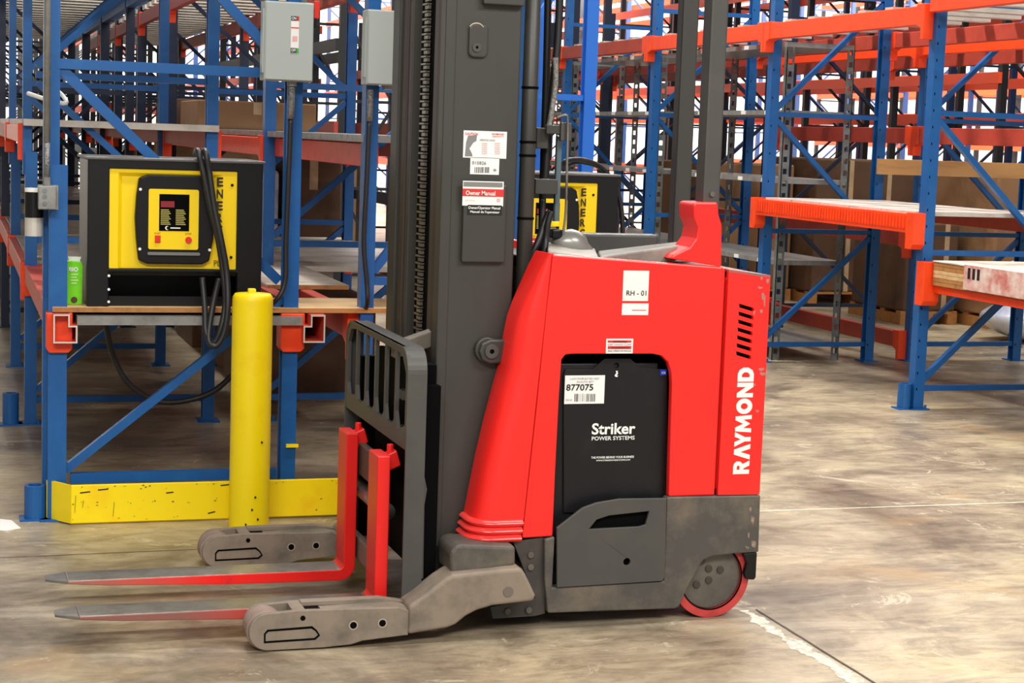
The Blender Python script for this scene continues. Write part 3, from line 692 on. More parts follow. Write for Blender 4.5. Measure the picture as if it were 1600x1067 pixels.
# ------------------------------------------------------------------ electrical gear
def switch_box(x0, x1, zb, zt, Y, label, sticker=True):
    t = thing('switch_box', ((x0+x1)/2, Y+.06, zb), label, 'switch box')
    bx = obj('enclosure', B(x0, x1, Y, Y+.10, zb, zt), ELEC, t, bevel=.004)
    obj('door_panel', prism(bmesh.new(), rrect(x0+.004, x1-.004, zb+.004, zt-.004, .006), Y-.008, Y-.0005), ELEC, t, bevel=.002)
    obj('hinge_edge', B(x0-.006, x0, Y+.01, Y+.06, zb+.03, zt-.03), ELEC, t)
    if sticker:
        xs, w = at(454, 50, Y=Y).x, .032
        zs = at(454, 25, Y=Y).z; ze = at(454, 82, Y=Y).z
        lb = obj('rating_label', B(xs, xs+w, Y-.0095, Y-.008, ze, zs), WHITE, t)
        obj('label_header', B(xs, xs+w*.72, Y-.0105, Y-.0095, zs-.018, zs), INK, lb); obj('label_corner', B(xs+w*.72, xs+w, Y-.0105, Y-.0095, zs-.018, zs), INKR, lb)
        obj('label_footer', B(xs, xs+w*.72, Y-.0105, Y-.0095, ze, ze+.018), INK, lb); obj('label_corner', B(xs+w*.72, xs+w, Y-.0105, Y-.0095, ze, ze+.018), mat('label_green', (60, 180, 60), .5), lb)
        obj('red_line', B(xs, xs+w, Y-.0105, Y-.0095, zs-.048, zs-.044), INKR, lb)
        obj('faint_print', B(xs+.006, xs+w-.006, Y-.0105, Y-.0095, ze+.045, ze+.065), mat('label_pink', (236, 180, 176), .5), lb)
        obj('on_text', text_bm('ON', (xs+.002, Y-.0108, zs-.015), (1, 0, 0), (0, 0, 1), .018, .012, .02), WHITE, lb)
        obj('off_text', text_bm('OFF', (xs+.0015, Y-.0108, ze+.003), (1, 0, 0), (0, 0, 1), .019, .012, .02), WHITE, lb)
        h = obj('lever', prism(bmesh.new(), [(x1+.004, zt-.10), (x1+.014, zt-.10), (x1+.018, zt-.02), (x1+.008, zt-.02)], Y+.02, Y+.06), BLACK, t)
        obj('lever_grip', B(x1+.004, x1+.026, Y+.018, Y+.065, zt-.06, zt+.012), mat('switch_red', (226, 48, 30), .4), h, bevel=.004)
    obj('bottom_fitting', cyl(bmesh.new(), (x1-.075, Y+.05, zb-.018), (x1-.075, Y+.05, zb), .02, 14), GALV, t)
    return t
a, b = at(412, 125, Y=7.09), at(491, 5, Y=7.09)
switch_box(a.x, b.x, a.z, b.z, 7.09, 'grey switch box with ON and OFF sticker above the bollard')
a2, b2 = at(572, 132, Y=7.09), at(640, 18, Y=7.09)
switch_box(a2.x, b2.x, a2.z, b2.z, 7.09, 'grey switch box partly hidden by the mast, no sticker seen', False)
BRAID = mat('braided_conduit', (168, 166, 160), .4, .5, dirt=(90, 88, 84), dscale=120, damt=.5, bump=.6)
def drop(x, zt, ztop_c, lb1, lb2, sway):
    o = obj('braided_hose', tube(bmesh.new(), [(x, 7.14, zt-.018), (x, 7.14, zt-.10), (x-.002, 7.14, ztop_c)], .013, 12), BRAID, smooth=True); recenter(o); tag(o, lb1, 'hose')
    cable([(x-.002, 7.14, ztop_c), (x-.006, 7.14, ztop_c-.25), (x-.010, 7.145, ztop_c-.5), (x-.006+sway*.3, 7.14, .98), (x-.03+sway, 7.14, .90), (x-.06+sway*2, 7.22, .86)], .0105, lb2)
drop(b.x-.075, a.z, at(462, 186, Y=7.14).z, 'short braided hose below the switch box that has the sticker', 'black cable running down the post under the left switch box', -.02)
drop(a2.x+.03, a2.z, at(582, 190, Y=7.14).z, 'short braided hose below the switch box beside the mast', 'black cable running down the post beside the mast', .04)
o = obj('conduit', cyl(bmesh.new(), (b.x-.03, 7.14, b.z), (b.x-.03, 7.14, 3.1), .012, 12), GALV, smooth=True); recenter(o); tag(o, 'grey conduit rising from the stickered switch box', 'pipe')
# left conduit, fittings, junction box and camera-like can
xc = at(74, 100, Y=7.16).x
cd = thing('conduit', (xc, 7.15, 1.5), 'grey upright conduit on the far left post ending in a braided hose', 'pipe')
obj('pipe', cyl(bmesh.new(), (xc, 7.16, at(73, 222, Y=7.16).z), (xc, 7.16, 3.1), .0125, 14), GALV, cd, smooth=True)
obj('braided_hose', cyl(bmesh.new(), (xc, 7.16, at(72, 278, Y=7.16).z), (xc, 7.16, at(73, 222, Y=7.16).z), .011, 14), BRAID, cd, smooth=True)
obj('fitting', cyl(bmesh.new(), (xc, 7.16, at(72, 291, Y=7.16).z), (xc, 7.16, at(72, 277, Y=7.16).z), .015, 8), GALV, cd)
ja, jb = at(60, 327, Y=7.12), at(88, 291, Y=7.12)
jbx = thing('junction_box', ((ja.x+jb.x)/2, 7.15, ja.z), 'small galvanised junction box on the far left post', 'junction box')
obj('box_body', B(ja.x, jb.x, 7.12, 7.19, ja.z, jb.z), GALV, jbx, bevel=.003)
obj('box_rim', prism(bmesh.new(), rrect(ja.x+.002, jb.x+.012, ja.z-.004, jb.z+.002, .004), 7.192, 7.198), GALV, jbx)
bm = bmesh.new()
for q in (.25, .55, .8): prism(bm, circ(ja.x+.024, ja.z+(jb.z-ja.z)*q, .009, 14), 7.1175, 7.121)
obj('knockout', bm, GALVD, jbx)
ca, cb_ = at(40, 370, Y=7.22), at(67, 295, Y=7.22)
cn = thing('horn_strobe', ((ca.x+cb_.x)/2, 7.24, ca.z), 'black and silver cylinder unit left of the junction box', 'lamp')
cx = (ca.x+cb_.x)/2; zz = lambda y: at(50, y, Y=7.22).z
obj('black_body', cyl(bmesh.new(), (cx, 7.24, zz(340)), (cx, 7.24, zz(300)), .036, 24), BLACK, cn, smooth=False)
obj('silver_can', cyl(bmesh.new(), (cx, 7.24, zz(369)), (cx, 7.24, zz(340)), .034, 24), SHINE, cn)
obj('top_cap', cyl(bmesh.new(), (cx, 7.24, zz(300)), (cx, 7.24, zz(294)), .036, 24), WHITE, cn)
o = obj('white_strap', tube(bmesh.new(), smoothpath([A(44, 146, 7.5), A(62, 152, 7.42), A(88, 160, 7.36), A(103, 161, 7.38), A(100, 152, 7.4), A(91, 143, 7.42)], 6), .009, 8), WHITE, smooth=True); recenter(o)
tag(o, 'crumpled white strap tied round the far left post', 'strap')
o = obj('yellow_tag', B(at(447, 700, Y=7.19).x, at(466, 700, Y=7.19).x, 7.186, 7.196, at(450, 699, Y=7.19).z, at(450, 694, Y=7.19).z), YEL); recenter(o); tag(o, 'small yellow tape tag on the post right of the bollard', 'tape')
o = obj('paper_scrap', prism(bmesh.new(), [tuple(at(x, y, Z=0).xy) for x, y in ((0, 812), (18, 814), (32, 826), (10, 830), (-10, 829))], .001, .004, axis='z'), WHITE); recenter(o)
tag(o, 'white paper scrap on the floor at the left edge', 'paper')
#TRUCK
# ------------------------------------------------------------------ the reach truck
T = thing('reach_truck', (1.95, 5.85, 0), 'red and dark grey reach truck with lowered forks in the foreground', 'forklift')
YS = 5.34; YF = 6.33       # near and far side of the power unit
def P(x, y, Y=YS): v = at(x, y, Y=Y); return (v.x, v.z)
# --- red side panel with the battery opening (an upside-down U)
out = [P(864, 397), P(1128, 417), P(1134, 421), P(1117, 774), P(1045, 776)]
out += [P(1047, 700), P(1050, 600), P(1049, 582), P(1044, 566), P(1034, 556), P(1020, 553), P(900, 553), P(884, 554), P(878, 562), P(874, 620), P(868, 740), P(864, 838), P(816, 841), P(838, 640), P(853, 490)]
side = obj('side_panel', prism(bmesh.new(), out, YS, YS+.03), RED, T, bevel=.006)
fo = [P(864, 397), P(1134, 421), P(1117, 774), P(816, 841)]
obj('side_panel', prism(bmesh.new(), fo, YF-.03, YF), RED, T, bevel=.006)
# raised rim of the opening
# --- rear cover with vent slots
rc = [P(1138, 422), P(1200, 430), P(1203, 434), P(1195, 600), P(1186, 772), P(1121, 773)]
slots = []
for k in range(7):
    y0 = 474+k*12.4; x0 = 1154-k*.75
    slots.append([P(x0, y0), P(x0+23, y0+7), P(x0+23.5, y0+13), P(x0+.5, y0+6)])
cov = obj('rear_cover', prism(bmesh.new(), rc, YS-.004, YS+.012, holes=slots), RED, T)
obj('vent_backing', B(P(1148, 500)[0], P(1190, 500)[0], YS+.02, YS+.024, P(1150, 570)[1], P(1150, 468)[1]), MATTE, cov)
obj('rear_shell', B(2.462, 2.598, YS+.026, YF, .44, 1.165), RED, T, bevel=.01)
xa, za = P(1168, 740); xb, zb2 = P(1143, 573)
GL = {'R': (.86, [[(0, 0), (.28, 0), (.28, .36), (.36, .36), (.54, 0), (.86, 0), (.64, .42), (.80, .56), (.82, .80), (.66, .96), (.52, 1), (0, 1)]], [(.28, .60), (.50, .60), (.56, .69), (.50, .78), (.28, .78)]),
      'A': (1.0, [[(0, 0), (.30, 0), (.50, .60), (.70, 0), (1, 0), (.66, 1), (.34, 1)]], None),
      'Y': (.94, [[(.33, 0), (.61, 0), (.61, .36), (.94, 1), (.64, 1), (.47, .62), (.30, 1), (0, 1), (.33, .36)]], None),
      'M': (1.12, [[(0, 0), (.26, 0), (.29, .50), (.56, .08), (.83, .50), (.86, 0), (1.12, 0), (1.04, 1), (.80, 1), (.56, .52), (.32, 1), (.08, 1)]], None),
      'O': (1.0, [[(.5+.5*math.cos(2*PI*k/20), .5+.5*math.sin(2*PI*k/20)) for k in range(20)]], [(.5+.2*math.cos(2*PI*k/14), .5+.22*math.sin(2*PI*k/14)) for k in range(14)]),
      'N': (.94, [[(0, 0), (.27, 0), (.27, .55), (.67, 0), (.94, 0), (.94, 1), (.67, 1), (.67, .45), (.27, 1), (0, 1)]], None),
      'D': (.90, [[(0, 0), (.48, 0), (.74, .10), (.90, .36), (.90, .64), (.74, .90), (.48, 1), (0, 1)]], [(.28, .26), (.46, .26), (.60, .40), (.60, .60), (.46, .74), (.28, .74)])}
z0r, z1r = P(1155, 740)[1], P(1158, 574)[1]; hr = P(1168, 660)[0]-P(1143, 660)[0]
seq = 'RAYMOND'; adv = [GL[c][0]+.07 for c in seq]; adv[1] -= .22; adv[2] -= .10; sc_ = (z1r-z0r)/(sum(adv)-.07)
u = 0
for c, ad in zip(seq, adv):
    lo = lambda q: (xa-.001-hr*q[1]+hr*.0, z0r+(u+q[0])*sc_)
    pl_ = [lo(q) for q in GL[c][1][0]]; ho = [[lo(q) for q in GL[c][2]]] if GL[c][2] else []
    pl_ = [(x+(.003), z) for x, z in pl_]; ho = [[(x+.003, z) for x, z in h_] for h_ in ho]
    obj('letter', prism(bmesh.new(), pl_, YS-.0062, YS-.0045, holes=ho), WHITE, cov); u += ad
bm = bmesh.new()
for x, y, w, h in ((1183, 447, 8, 3), (1189, 458, 4, 9), (1186, 484, 5, 4), (1176, 486, 3, 5), (1184, 575, 9, 3), (1186, 581, 10, 4), (1192, 462, 3, 16), (1176, 600, 4, 2), (1180, 640, 5, 3), (1196, 436, 5, 5), (1187, 433, 4, 3)):
    c = [P(x, y), P(x+w, y+random.uniform(-1, 2)), P(x+w-1, y+h), P(x+w*.4, y+h+1.5), P(x+.5, y+h-.5)]
    prism(bm, c, YS-.0052, YS-.0038)
obj('paint_scrape', bm, mat('scraped_paint', (196, 120, 112), .5, dirt=(150, 130, 124), dscale=60, damt=.5), cov)
obj('top_edge_trim', prism(bmesh.new(), [P(1138, 421), P(1203, 430), P(1203, 433.5), P(1138, 424.5)], YS-.0046, YF), mat('chipped_edge', (120, 112, 106), .5, dirt=(226, 50, 44), dscale=30, damt=.45), cov)
# --- front cowl, lofted round the corner towards the mast
def cowl_ring(y, sil, seam, r=.075, extra=0.):
    xs, z = P(seam, y); xf = at(sil, y, Y=YS+.13).x; rr = min(r, (xs-xf)*.7)
    pts = [(xs-.002, YS+.001-extra, z)]
    for i in range(7):
        a = math.radians(90*i/6); pts.append((xf+rr-rr*math.sin(a)-extra*math.sin(a), YS+rr-rr*math.cos(a)-extra*math.cos(a), z))
    pts.append((xf-extra, YS+.145, z))
    return pts
def seam_x(y): return 863-(y-400)*(863-816)/(841-400)
def loft(name, rings, m, parent, cap=True):
    bm = bmesh.new(); vr = [[bm.verts.new(p) for p in r] for r in rings]
    for a, b in zip(vr, vr[1:]):
        for k in range(len(a)-1): bm.faces.new((a[k], a[k+1], b[k+1], b[k]))
        bm.faces.new((a[-1], a[0], b[0], b[-1]))
    if cap: bm.faces.new(vr[0]); bm.faces.new(list(reversed(vr[-1])))
    o = obj(name, bm, m, parent, smooth=True)
    e = o.modifiers.new('edges', 'EDGE_SPLIT'); e.split_angle = math.radians(38)
    return o
SIL = [(396, 839), (420, 827), (450, 814), (475, 803), (500, 794), (530, 788), (575, 781), (610, 771), (660, 758), (720, 744), (770, 734), (812, 726)]
cw = loft('front_cowl', [cowl_ring(y, s, seam_x(y)) for y, s in SIL], RED, T)
for k, y in enumerate((817, 829, 841)):
    s = 724-k*2.6; R_ = []
    for j in range(7):
        f = j/6; R_.append(cowl_ring(y-5.6+f*11, s, seam_x(y)-1, extra=.012*math.sin(PI*f)))
    loft('cowl_rib', R_, mat('rib_red', (252, 66, 62), .22), cw)
# --- grey base frame
bf = [P(855, 957), P(850, 905), P(850, 842), P(866, 838), P(862, 917), P(1036, 907), P(1041, 778), P(1045, 776), P(1187, 773), P(1184, 862), P(1148, 864), P(1112, 868), P(1098, 874), P(1090, 886), P(1076, 912), P(1060, 946), P(1054, 950)]
bs = obj('base_frame', prism(bmesh.new(), bf, YS-.008, YS+.035), CAST, T, bevel=.005)
obj('base_frame', prism(bmesh.new(), [P(850, 842), P(855, 957), P(1054, 950), P(1090, 886), P(1112, 868), P(1184, 862), P(1187, 773)], YF-.035, YF+.008), CAST, T, bevel=.005)
obj('rear_bumper', B(2.585, 2.625, YS+.03, YF, .235, .425), CAST, bs, bevel=.006)
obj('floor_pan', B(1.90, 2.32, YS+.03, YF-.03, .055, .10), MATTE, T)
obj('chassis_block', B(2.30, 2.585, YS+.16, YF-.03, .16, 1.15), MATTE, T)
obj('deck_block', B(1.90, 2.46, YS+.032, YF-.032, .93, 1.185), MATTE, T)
bm = bmesh.new()
for x, y, w, h in ((1168, 790, 5, 9), (1171, 805, 6, 14), (1166, 830, 4, 10), (1172, 843, 8, 12), (1163, 852, 6, 6)):
    prism(bm, [P(x, y), P(x+w, y+2), P(x+w-1.5, y+h), P(x+1, y+h-2)], YS-.0092, YS-.0078)
obj('rust_patch', bm, mat('rust', (110, 74, 54), .7, dirt=(160, 150, 136), dscale=60, damt=.5), bs)
# lower battery gate
slot_h = [P(918, 825), P(930, 810), P(948, 804), P(1012, 797), P(1006, 818), P(996, 821)]
gate = [P(868, 916), P(868, 823), P(908, 792), P(930, 784), P(966, 778), P(1039, 777), P(1036, 900), P(1032, 906)]
cz = P(977, 876)
gt = obj('battery_gate', prism(bmesh.new(), gate, YS-.016, YS-.004, holes=[slot_h, circ(cz[0], cz[1], .0125, 16)]), GREY, T, bevel=.002)
obj('gate_backing', prism(bmesh.new(), [P(872, 912), P(872, 830), P(910, 800), P(1034, 785), P(1032, 902)], YS+.004, YS+.01), MATTE, gt)
# --- battery in its bay
bt = obj('battery', B(1.885, 2.245, YS+.05, YF-.06, .10, .872), BATT, T, bevel=.004)
YB = YS+.047
fp = [P(880, 800, YB), P(880, 586, YB), P(883, 577, YB), P(925, 577, YB), P(944, 560, YB), P(984, 560, YB), P(1000, 574, YB), P(1041, 577, YB), P(1041, 800, YB)]
hz = P(962, 571, YB)
obj('battery_cover', prism(bmesh.new(), fp, YB-.006, YB, holes=[circ(hz[0], hz[1], .010, 16)]), BATT, bt, bevel=.002)
YB2 = YB-.006
def sticker(name, x0, y0, x1, y1, Y, m, parent, off=.0015, th=.0012, bev=0.):
    a = at(x0, y1, Y=Y); b = at(x1, y0, Y=Y)
    return obj(name, B(a.x, b.x, Y-off-th, Y-off, a.z, b.z), m, parent)
bl = sticker('asset_label', 881, 586, 945, 631, YB2, WHITE, bt)
face_text('number_lettering', '877075', 884, 610, 42, 10, YB2, INK, bl, .012, .004)
face_text('small_print', 'LI-ION POWER BATTERY ASSET', 890, 593, 46, 3.2, YB2, INKG, bl, 0, .004)
face_text('small_print', 'ROUTE 877', 901, 597.5, 26, 2.6, YB2, INKG, bl, 0, .004)
face_text('small_print', 'WH-24', 883, 626, 10, 3, YB2, INKG, bl, 0, .004)
def barcode(x0, x1, y0, y1, Y, parent, off=.004, n=19):
    bm = bmesh.new(); x = x0; k = 0
    while x < x1:
        w = (x1-x0)/n*random.choice((.3, .5, .8)); a = at(x, y1, Y=Y); b = at(min(x+w, x1), y0, Y=Y); box(bm, a.x, b.x, Y-off-.0006, Y-off, a.z, b.z); x += w+(x1-x0)/n*random.choice((.3, .6))
    return obj('barcode', bm, INK, parent)
barcode(897, 930, 615, 627, YB2, bl)
face_text('logo_lettering', 'Striker', 924, 679, 68, 18, YB2, WHITE, bt, .025, .0015)
face_text('logo_lettering', 'POWER SYSTEMS', 924, 688, 67, 6.2, YB2, WHITE, bt, .015, .0015)
face_text('slogan_lettering', 'THE POWER BEHIND YOUR BUSINESS', 923, 716.5, 67, 3.4, YB2, WHITE, bt, .02, .0015)
face_text('slogan_lettering', 'WWW.STRIKERPOWERSYSTEMS.COM', 931, 720.5, 53, 2.4, YB2, WHITE, bt, .02, .0015)
q = at(966, 579, Y=YB2); hk = text_bm('?', (q.x, YB2-.0015, q.z), (-1, 0, 0), (0, 0, -1), .013, .021, .04); obj('hook_mark', hk, WHITE, bt)
sp = sticker('blue_badge', 1031, 577, 1041, 586, YB2, mat('badge_blue', (20, 60, 190), .4), bt)
face_text('badge_text', 'CE', 1033, 583.5, 6, 3, YB2, WHITE, sp, .02, .0035)
# --- stickers on the red panel
s1 = sticker('fleet_label', 972, 423, 1014, 470, YS, mat('worn_label', (250, 246, 236), .5, dirt=(226, 200, 170), dscale=26, damt=.36), side)
face_text('fleet_lettering', 'RH - 01', 978, 461.5, 31, 8, YS, INK, s1, .006, .0035)
s2 = sticker('lower_label', 971, 474, 1013, 492, YS, WHITE, side); sticker('torn_line', 987, 484, 1009, 485, YS, INKR, s2, .0028)
s3 = sticker('warning_label', 946, 529, 989, 552, YS, WHITE, side)
for y0, y1, m_ in ((531.5, 535, INKR), (540.5, 545, INKR)): sticker('red_band', 949, y0, 986, y1, YS, m_, s3, .0028)
face_text('warning_text', 'WARNING', 957, 535, 22, 3, YS, INK, s3, 0, .0045); face_text('warning_text', 'WARNING', 954, 544.5, 28, 3, YS, INK, s3, 0, .0045)
face_text('warning_text', 'KEEP HANDS CLEAR', 949, 539.4, 37, 2.6, YS, INKG, s3, 0, .0035); face_text('warning_text', 'READ OPERATOR MANUAL', 949, 549.5, 37, 3, YS, INK, s3, 0, .0035)
# --- top of the power unit: sloping grey slab, dark compartment, armrest
def P3(x, y, Y): return at(x, y, Y=Y)
bm = bmesh.new()
def solid(bm, pts, d):
    a = [bm.verts.new(p) for p in pts]; b = [bm.verts.new(Vector(p)-Vector((0, 0, d))) for p in pts]; n = len(pts)
    bm.faces.new(a); bm.faces.new(list(reversed(b)))
    for i in range(n): bm.faces.new((a[i], a[(i+1) % n], b[(i+1) % n], b[i]))
solid(bm, [P3(938, 401, YS+.06), P3(1058, 384, YS+.06), P3(1082, 375, YS+.38), P3(934, 392, YS+.38)], .05)
obj('seat_pad', bm, mat('pad_grey', (120, 116, 108), .6, dirt=(168, 162, 150), dscale=6, damt=.45), T, bevel=.006)
bm = bmesh.new(); solid(bm, [P3(856, 392, YS+.04), P3(936, 402, YS+.04), P3(930, 388, YS+.34), P3(856, 378, YS+.34)], .05)
obj('top_cover', bm, mat('top_cover_grey', (158, 152, 140), .5, dirt=(110, 106, 98), dscale=12, damt=.4), T, bevel=.006)
obj('rear_deck', B(1.90, 2.46, YS+.03, YF-.03, 1.15, 1.19), GREY, T)
obj('far_coaming', B(2.05, 2.50, 6.05, 6.12, 1.19, 1.262), GREY, T, bevel=.01)
hd = bmesh.new(); ring = []
for k in range(9):
    f = k/8; c = at(868+f*56, 390+f*3-10*math.sin(PI*min(1, f*1.2+.1)), Y=YS+.30); ring.append((c, .045*math.sin(PI*(.16+.78*f))+.008))
tube(hd, [c for c, _ in ring], [r for _, r in ring], 16); obj('control_hood', hd, mat('hood_silver', (150, 148, 142), .3, .3), T, smooth=True)
obj('control_knob', B(at(862, 372, Y=YS+.28).x, at(878, 372, Y=YS+.28).x, YS+.27, YS+.31, at(870, 373, Y=YS+.28).z, at(870, 358, Y=YS+.28).z), BLACK, T, bevel=.006)
# --- red bracket and overhead guard posts
bkt = [P(1047, 404), P(1053, 398), P(1078, 386), P(1088, 372), P(1091, 356), P(1085, 340), P(1084, 320), P(1088, 316), P(1122, 316), P(1124, 336), P(1129, 352), P(1128, 417)]
obj('guard_bracket', prism(bmesh.new(), bkt, YS+.002, YS+.13), RED, T, bevel=.006)
a = at(1098, 316, Y=YS+.03).x; b = at(1125, 316, Y=YS+.03).x
gp = obj('guard_post', B(a, b, YS+.03, YS+.10, 1.38, 2.75), GREY, T, bevel=.008)
obj('bolt', cyl(bmesh.new(), (at(1112, 303, Y=YS+.03).x, YS+.022, at(1112, 303, Y=YS+.03).z), (at(1112, 303, Y=YS+.03).x, YS+.03, at(1112, 303, Y=YS+.03).z), .009, 10), STEEL, gp)
a = at(1052, 370, Y=6.08).x
obj('guard_post', B(a, a+.065, 6.08, 6.14, 1.19, 2.75), MASTM, T, bevel=.008)
obj('overhead_guard', B(1.80, 2.66, 5.36, 6.2, 2.72, 2.76), GREY, T)
# --- drive wheel
wc = (2.462, .140)
dw = obj('drive_wheel', prism(bmesh.new(), circ(*wc, .140, 56), YS+.02, YS+.14, holes=[circ(*wc, .112, 56)]), TYRE, T, bevel=.006)
hb = obj('wheel_hub', prism(bmesh.new(), circ(*wc, .111, 48), YS+.030, YS+.13), HUB, dw, bevel=.004)
bm = bmesh.new()
for x, y in ((1088, 913), (1107, 906), (1107, 888), (1096, 876), (1125, 890)):
    v = at(x, y, Y=YS+.03); prism(bm, circ(v.x, v.z, .013, 14), YS+.024, YS+.031)
obj('wheel_bolt', bm, mat('bolt_dark', (60, 54, 48), .4), hb, bevel=.002)
wl = prism(bmesh.new(), circ(*wc, .1135, 56), YS+.0175, YS+.0205, holes=[circ(*wc, .1095, 56)]); obj('rim_line', wl, MATTE, dw)
dw2 = dw.copy(); C.objects.link(dw2); dw2.location.y += .70
for ch in list(dw.children):
    c = ch.copy(); C.objects.link(c); c.parent = dw2
obj('rear_flap', prism(bmesh.new(), [P(1161, 864), P(1183, 863), P(1181, 902), P(1178, 906), P(1166, 905), P(1163, 896), P(1167, 880)], YS-.002, YS+.02), BLACK, T, bevel=.004)
# --- bracket plate with bolts between cowl and base
pl = obj('mounting_plate', prism(bmesh.new(), [P(804, 848), P(850, 840), P(853, 960), P(836, 964), P(772, 968), P(768, 950), P(838, 936)], YS+.012, YS+.03), mat('shadow_steel', (58, 54, 50), .6, dirt=(80, 72, 64), dscale=10, damt=.4), T)
bm = bmesh.new()
for x, y in ((829, 867), (829, 886), (826, 953), (793, 955)):
    v = at(x, y, Y=YS+.01); prism(bm, circ(v.x, v.z, .011, 14), YS+.004, YS+.013)
obj('bolt', bm, HUB, pl, bevel=.002)
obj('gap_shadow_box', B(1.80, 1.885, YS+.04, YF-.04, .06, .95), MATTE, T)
# --- outriggers
YO = 5.24
def Q(x, y, Y=YO): v = at(x, y, Y=Y); return (v.x, v.z)
cA = Q(414, 988); rad = .062; cA = (.928, .0635)
zt1 = Q(430, 953)[1]; topz = .126
def outrigger(dy, far=False):
    o = bpy.data.objects.new('outrigger', None); C.objects.link(o); o.parent = T; o.location = Vector((.93, YO+dy, 0))-T.location
    lo = [(1.19, .010), (1.225, .020), (1.36, .030), (1.372, .030), (1.372, .110), (1.345, .122), (1.02, .128)]
    pts = arc(cA[0], cA[1], .060, 270, 90, 12); pts = [(x, z) for x, z in arc(cA[0], cA[1]+.001, .059, 100, 268, 12)]
    body = lo+[(cA[0]+.03, .124)]+pts+[(1.1, .005)]
    for y0 in (0, .108):
        obj('side_plate', prism(bmesh.new(), body, YO+dy+y0, YO+dy+y0+.018), DUST, o, bevel=.003)
    obj('arm_core', prism(bmesh.new(), [(1.10, .02), (1.372, .034), (1.372, .112), (1.345, .118), (1.26, .119), (1.10, .116)], YO+dy+.018, YO+dy+.108), DUST, o)
    obj('slot_floor', B(1.0, 1.12, YO+dy+.018, YO+dy+.108, .04, .098), MATTE, o)
    obj('bridge', B(1.005, 1.045, YO+dy+.017, YO+dy+.109, .10, .125), DUST, o)
    obj('top_rail', prism(bmesh.new(), [(1.045, .118), (1.33, .118), (1.40, .112), (1.30, .130), (1.045, .130)], YO+dy+.085, YO+dy+.125), DUST, o)
    for cx in (cA[0]-.002, 1.045):
        obj('load_wheel', prism(bmesh.new(), circ(cx, .062 if cx < 1 else .050, .062 if cx < 1 else .048, 36), YO+dy+.022, YO+dy+.104), LOADW, o, bevel=.004)
    # recessed cover, pins and bolt holes of the side
    f = YO+dy-.0008
    rr_ = [(x-.04, z) for x, z in [(.955, .030), (1.115, .032), (1.13, .045), (1.12, .062), (1.105, .076), (.965, .072), (.955, .06)]]
    ins = [(x-.04, z) for x, z in [(.960, .036), (1.112, .038), (1.124, .047), (1.115, .060), (1.102, .069), (.968, .066), (.960, .058)]]
    obj('cover_groove', prism(bmesh.new(), rr_, f-.0006, f+.001, holes=[ins]), MATTE, o)
    bm = bmesh.new()
    for x, z, r in ((1.195, .072, .011), (1.288, .074, .011), (1.035, .103, .008)): prism(bm, circ(x, z, r, 16), f-.0008, f+.001)
    obj('pin_hole', bm, MATTE, o)
    bm = bmesh.new()
    for x, z, r in ((1.195, .072, .015), (1.288, .074, .015)): prism(bm, circ(x, z, r, 18), f-.0004, f+.001, holes=[circ(x, z, r-.004, 18)])
    obj('pin_ring', bm, mat('pin_ring', (170, 156, 138), .5), o)
    # cast arm sweeping up to the body
    a2 = [(1.372, .030)]+[P(x, y, YO+.006) for x, y in ((700, 981), (712, 976), (728, 963), (745, 954), (768, 947), (835, 939), (837, 930), (822, 898), (815, 887), (790, 889), (707, 898), (690, 909), (668, 926), (655, 936))]+[(1.372, .122)]
    obj('cast_arm', prism(bmesh.new(), a2, YO+dy+.004, YO+dy+.13), DUST, o, bevel=.012, seg=3)
    capb = bmesh.new(); prof = [(1.578, .235), (1.81, .245), (1.81, .335), (1.60, .335), (1.578, .32)]
    cp = [P(x, y, YO+.045) for x, y in ((706, 900), (704, 862), (712, 852), (722, 850), (806, 853), (806, 884))]
    obj('arm_cap', prism(capb, cp, YO+dy+.045, YO+dy+.21), CAST, o, bevel=.02, seg=3)
    obj('pivot_boss', prism(bmesh.new(), circ(1.70, .155, .017, 18), YO+dy+.001, YO+dy+.006), mat('boss', (112, 102, 92), .6), o)
    return o
outrigger(0); outrigger(1.06, True)
obj('cross_member', B(1.60, 1.86, YO+.13, YO+1.08, .07, .20), mat('shadow_steel', (58, 54, 50), .6), T)
# --- mast
MX0, MX1 = 1.515, 1.762
ms = bpy.data.objects.new('mast', None); C.objects.link(ms); ms.parent = T; ms.location = Vector((1.6, 5.5, .15))-T.location
MTOP = 2.9
obj('outer_column', B(MX0, MX1, 5.50, 5.53, .12, MTOP), MASTM, ms, bevel=.006)
obj('column_flange', B(MX0-.008, MX0+.03, 5.497, 5.562, .12, MTOP), MASTM, ms, bevel=.006)
MDK = mat('mast_inner_dark', (62, 58, 54), .5); MDB = mat('mast_brown_rail', (62, 50, 44), .55)
obj('middle_rail', B(MX0+.006, MX0+.06, 5.563, 5.645, .12, MTOP), MDB, ms, bevel=.004)
obj('inner_rail', B(MX0+.01, MX0+.05, 5.652, 5.70, .12, MTOP), MDK, ms, bevel=.004)
obj('back_plate', B(MX0+.10, MX0+.13, 5.53, 6.24, .3, MTOP), MATTE, ms)
obj('inner_rail', B(MX0+.01, MX0+.05, 5.99, 6.03, .12, MTOP), MDK, ms, bevel=.004)
obj('middle_rail', B(MX0+.005, MX0+.06, 6.045, 6.10, .12, MTOP), MDB, ms, bevel=.004)
obj('column_flange', B(MX0-.004, MX0+.045, 6.125, 6.225, .12, MTOP), MASTM, ms, bevel=.006)
obj('outer_column', B(MX0, MX1, 6.20, 6.235, .12, MTOP), MASTM, ms, bevel=.006)
obj('crosshead', B(MX0+.05, MX0+.10, 5.53, 6.2, .16, .34), GREY, ms)
ch = bmesh.new(); z = .42
while z < MTOP:   # leaf chain: plates and pins
    box(ch, MX0+.012, MX0+.022, 5.80, 5.845, z, z+.011); box(ch, MX0+.010, MX0+.026, 5.81, 5.872, z+.014, z+.020)
    z += .025
